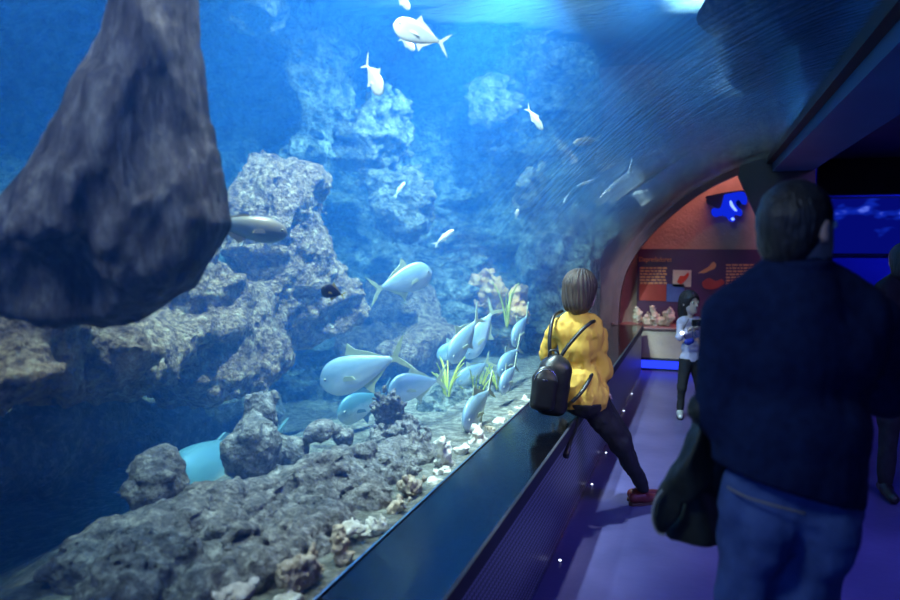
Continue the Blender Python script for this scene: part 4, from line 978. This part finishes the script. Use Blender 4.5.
def f_gh(P):
    c,R,s=Hg; q=((P-V(c))@np.array(R,dtype=np.float32))/s
    d=s_ell(q,(0,-.015,.028),(.090,.108,.104)); d=smin(d,s_ell(q,(0,-.05,-.075),(.098,.06,.12)),.04)
    d=smax(d,-s_ell(q,(0,.125,-.04),(.074,.098,.11)),.012); an=np.arctan2(q[...,1],q[...,0])
    return (d+.003*np.sin(an*22))*s
c=Hg[0]; sdf_obj('hair',f_gh,(c.x-.13,c.y-.13,c.z-.21),(c.x+.13,c.y+.13,c.z+.14),.0065,hair_mat('dark_long_hair',(.02,.016,.018),(.05,.035,.04)),gir)
# printed letters
lt=L(694,334,-.085)
text('printed_letters','JO',.085,tuple(lt),(PI/2,0,0),mat('print_blue',(.15,.25,.55),rough=.6),None,.002)
o=bpy.data.objects['printed_letters']; o.parent=gir; o.location=L(691.5,337,-.075)
cm=empty('compact_camera',w((ox,oy,0)),TH,'small dark camera with a bright lens held by the young girl','camera')
cc=L(697,323,-.20)
b_=link('camera_body',box_me(-.045,.045,-.016,.016,-.028,.028,.006),M_blk,cm); b_.location=cc
bm=bmesh.new(); bmesh.ops.create_cone(bm,cap_ends=True,segments=20,radius1=.02,radius2=.017,depth=.03); me=bpy.data.meshes.new('l'); bm.to_mesh(me); bm.free()
l_=link('lens',me,M_chrome,cm); l_.location=cc+Vector((0,-.028,0)); l_.rotation_euler=(PI/2,0,0)
# bright toy hanging at her waist
bd=empty('pendant_light',w((ox,oy,0)),TH,'glinting blue toy hanging in front of the girl\'s lilac top','toy')
tc_=L(688,342,-.12)
sdf_obj('toy_body',lambda P:U([s_ell(P,tc_,(.035,.02,.03)),s_ell(P,tc_+Vector((.03,0,.01)),(.025,.02,.025))],.01),tuple(tc_-Vector((.07,.05,.06))),tuple(tc_+Vector((.09,.05,.06))),.006,mat('toy_blue',(.03,.05,.4),rough=.25),bd)
bm=bmesh.new(); bmesh.ops.create_uvsphere(bm,u_segments=12,v_segments=8,radius=.018); me=bpy.data.meshes.new('l'); bm.to_mesh(me); bm.free()
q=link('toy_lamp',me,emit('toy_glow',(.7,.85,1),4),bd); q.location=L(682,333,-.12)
link('cord',tube_me([L(682,333,-.12),L(685,326,-.10),L(689,319,-.06)],.003,6),M_blk,bd)
link('cord_loop',tube_me([L(682,333,-.12),tc_],.004,6),M_blk,bd)
# ---------------------------------------------------------------- dark figure at the right edge
d0=4.6; p=lvl(910,300,d0); ox,oy=p.x,d0
def L(px,py,dd=0):
    q=lvl(px,py,d0+dd); return Vector((q.x-ox,dd,q.z))
dk=empty('person',w((ox,oy,0)),TH,'dark silhouetted person at the right edge with pale hands raised','person')
Hd=headframe(L(903,262),-.25,.05,.93)
td=[(L(892,292),L(930,292),.075,.08,.8),(L(900,312),L(923,312),.11,.11,.8),(L(900,362),L(920,362),.11,.11,.85),(L(898,392),L(922,392),.12,.12,.85),(L(905,274),L(888,288),.045,.06),(L(905,274),L(928,288),.045,.06)]
dsL,deL,dwL=L(884,292),L(880,337,-.05),L(901,338,-.20)
dsR,deR,dwR=L(933,292),L(940,337,-.05),L(915,332,-.20)
ad_=[(dsL,deL,.058,.05),(deL,dwL,.046,.034),(dsR,deR,.058,.05),(deR,dwR,.046,.034)]
ld=[(L(898,397),Vector((-.09,0,.48)),.10,.07),(Vector((-.09,0,.48)),Vector((-.1,0,.09)),.065,.045),(L(922,397),Vector((.11,0,.48)),.10,.07),(Vector((.11,0,.48)),Vector((.12,0,.09)),.065,.045)]
hdk=hand_prims(dwL,(-.25,-.35,.75),(.6,-.3,.2),.45,1,1)+hand_prims(dwR,(-.3,-.4,.6),(-.5,-.3,.2),.6,1,-1)
def f_d(P):
    d=cones(P,[(L(904,277),L(903,262),.045,.048)],.02); d=smin(d,head_sdf(P,Hd),.02)
    d=smin(d,cones(P,[(*q[:2],q[2]-.02,q[3]-.018,*q[4:]) for q in td+ld],.03),.02); d=smin(d,cones(P,[(*q[:2],q[2]-.02,q[3]-.008) for q in ad_],.02),.02)
    return smin(d,cones(P,hdk,.004),.006)
lo,hi=bounds(td+ad_+ld,.13); lo[2]=.02; hi[2]=1.65
sdf_obj('body',f_d,lo,hi,.010,M_skin2,dk); eyes(Hd,dk)
M_coat=mat('black_coat',(.01,.01,.013),(.016,.016,.02),rough=.85)
def f_dc(P):
    d=cones(P,td+ad_,.04)+folds(P,.006,9)-.004
    for wr,el in ((dwL,deL),(dwR,deR)):
        dr=(wr-el).normalized(); cw=((P-V(wr))@V(dr)); near=np.linalg.norm(P-V(wr),axis=-1)<.14; d=np.where(near,np.maximum(d,cw),d)
    return np.maximum(d,.72-P[...,2])
lo2=lo.copy(); lo2[2]=.68; sdf_obj('coat',f_dc,lo2,hi,.010,M_coat,dk)
sdf_obj('trousers',lambda P: np.maximum(np.maximum(cones(P,ld,.03)+folds(P,.004,10),.07-P[...,2]),P[...,2]-.85),lo,(hi[0],hi[1],.9),.010,M_trs,dk)
for an in ((-.1,0),(.12,0)):
    o=sdf_obj('shoe',lambda P: shoe_sdf(P,an,(-.2,-.9)),(an[0]-.12,an[1]-.25,0),(an[0]+.1,an[1]+.12,.13),.009,M_blk,dk)
c=Hd[0]
def f_dh(P):
    c,R,s=Hd; q=((P-V(c))@np.array(R,dtype=np.float32))/s
    d=s_ell(q,(0,-.015,.028),(.088,.105,.103)); d=smin(d,s_ell(q,(0,-.05,-.05),(.08,.06,.08)),.04)
    return smax(d,-s_ell(q,(0,.12,-.05),(.07,.09,.10)),.012)*s
sdf_obj('hair',f_dh,(c.x-.13,c.y-.13,c.z-.16),(c.x+.13,c.y+.13,c.z+.15),.008,M_hm,dk)
# ================================================================== LIGHTS
def area(nm,loc,tgt,size,col,pw,sy=None,spread=180):
    l=bpy.data.lights.new(nm,'AREA'); l.energy=pw; l.color=col; l.size=size; l.spread=math.radians(spread)
    if sy: l.shape='RECTANGLE'; l.size_y=sy
    o=bpy.data.objects.new(nm,l); COL.objects.link(o); o.location=loc
    o.rotation_euler=(Vector(tgt)-Vector(loc)).to_track_quat('-Z','Y').to_euler(); return o
def spot(nm,loc,tgt,col,pw,ang=60,rad=.05,blend=.4):
    l=bpy.data.lights.new(nm,'SPOT'); l.energy=pw; l.color=col; l.spot_size=math.radians(ang); l.spot_blend=blend; l.shadow_soft_size=rad
    o=bpy.data.objects.new(nm,l); COL.objects.link(o); o.location=loc
    o.rotation_euler=(Vector(tgt)-Vector(loc)).to_track_quat('-Z','Y').to_euler(); return o
TW=(.80,.95,1.0)
K=LT
spot('tank_lamp',(-2.3,2.2,3.6),(-3.2,3.4,.6),TW,560*K,100,.06)
spot('tank_lamp',(-1.6,3.6,3.6),(-2.7,5.0,.7),TW,1500*K,105,.05)
spot('tank_lamp',(-1.25,5.2,3.6),(-1.9,6.6,.7),TW,1500*K,100,.05)
spot('tank_lamp',(-1.15,4.4,3.6),(-1.5,4.2,.5),(1,.97,.9),520*K,42,.05)
spot('tank_lamp',(-1.15,3.0,3.6),(-1.3,3.0,.5),(1,.95,.9),480*K,40,.05)
spot('tank_lamp',(-1.15,1.9,3.6),(-1.3,2.0,.5),(1,.97,.95),330*K,40,.05)
spot('fish_fill',(-1.15,1.2,3.4),(-1.12,3.1,2.4),(1,1,1),650*K,36,.04)  # unseen spot added so the white fish at the top read bright
spot('surface_lamp',(.0,7.0,4.15),(.0,7.1,3.0),(.9,.97,1),700*K,90,.08)
spot('surface_lamp',(-1.8,6.8,4.7),(-1.6,6.8,3.0),TW,260*K,130,.1)
spot('tank_lamp',(-.5,5.9,3.6),(-.4,8.6,2.6),TW,650*K,100,.06)
area('corridor_lamp',(1.6,3.6,2.33),(-.2,4.0,0),.7,(.20,.20,1.0),14*RT,2.1,spread=112)
area('hanging_rock_fill',(-1.5,.25,3.0),(-1.7,1.7,1.3),.9,(.75,.82,1.0),48*K,.5)  # unseen soft fill added to light the front of the hanging rock
area('corridor_lamp',(1.6,8.4,2.73),(.3,9,0),.5,(.45,.22,.95),10*RT,1.2,spread=120)
area('back_fill',(-.1,-1.4,2.0),(.9,1.8,.8),.8,(.06,.20,1.0),8*RT,.8)  # unseen blue fill added behind the camera for the man's back
spot('blouse_fill',(.85,2.4,2.3),(-.7,4.1,1.0),(1.0,.85,.8),26*RT,34,.05,.7)  # unseen fill spot added to brighten the seated woman's blouse
area('wall_washer',(.1,9.62,3.6),(.1,10,1.6),1.6,(1.0,.42,.34),20*RT,.1)
area('blue_wash',(3.5,12.9,2.8),(3.5,14.3,1.0),1.6,(.03,.05,1.0),22*RT,.4)
wd=bpy.data.worlds.new('world'); scn.world=wd; wd.use_nodes=True; wd.node_tree.nodes['Background'].inputs[0].default_value=(.02,.04,.12,1); wd.node_tree.nodes['Background'].inputs[1].default_value=.15
# ================================================================== VIEW
scn.view_settings.view_transform='Standard'; scn.view_settings.look='None'; scn.view_settings.exposure=EXPO; scn.view_settings.gamma=1; scn.view_settings.use_curve_mapping=False
cy=scn.cycles; cy.use_denoising=True; cy.max_bounces=6; cy.diffuse_bounces=2; cy.glossy_bounces=2; cy.transparent_max_bounces=12; cy.volume_bounces=1; cy.volume_step_rate=4; cy.sample_clamp_indirect=4; cy.caustics_reflective=False; cy.caustics_refractive=False
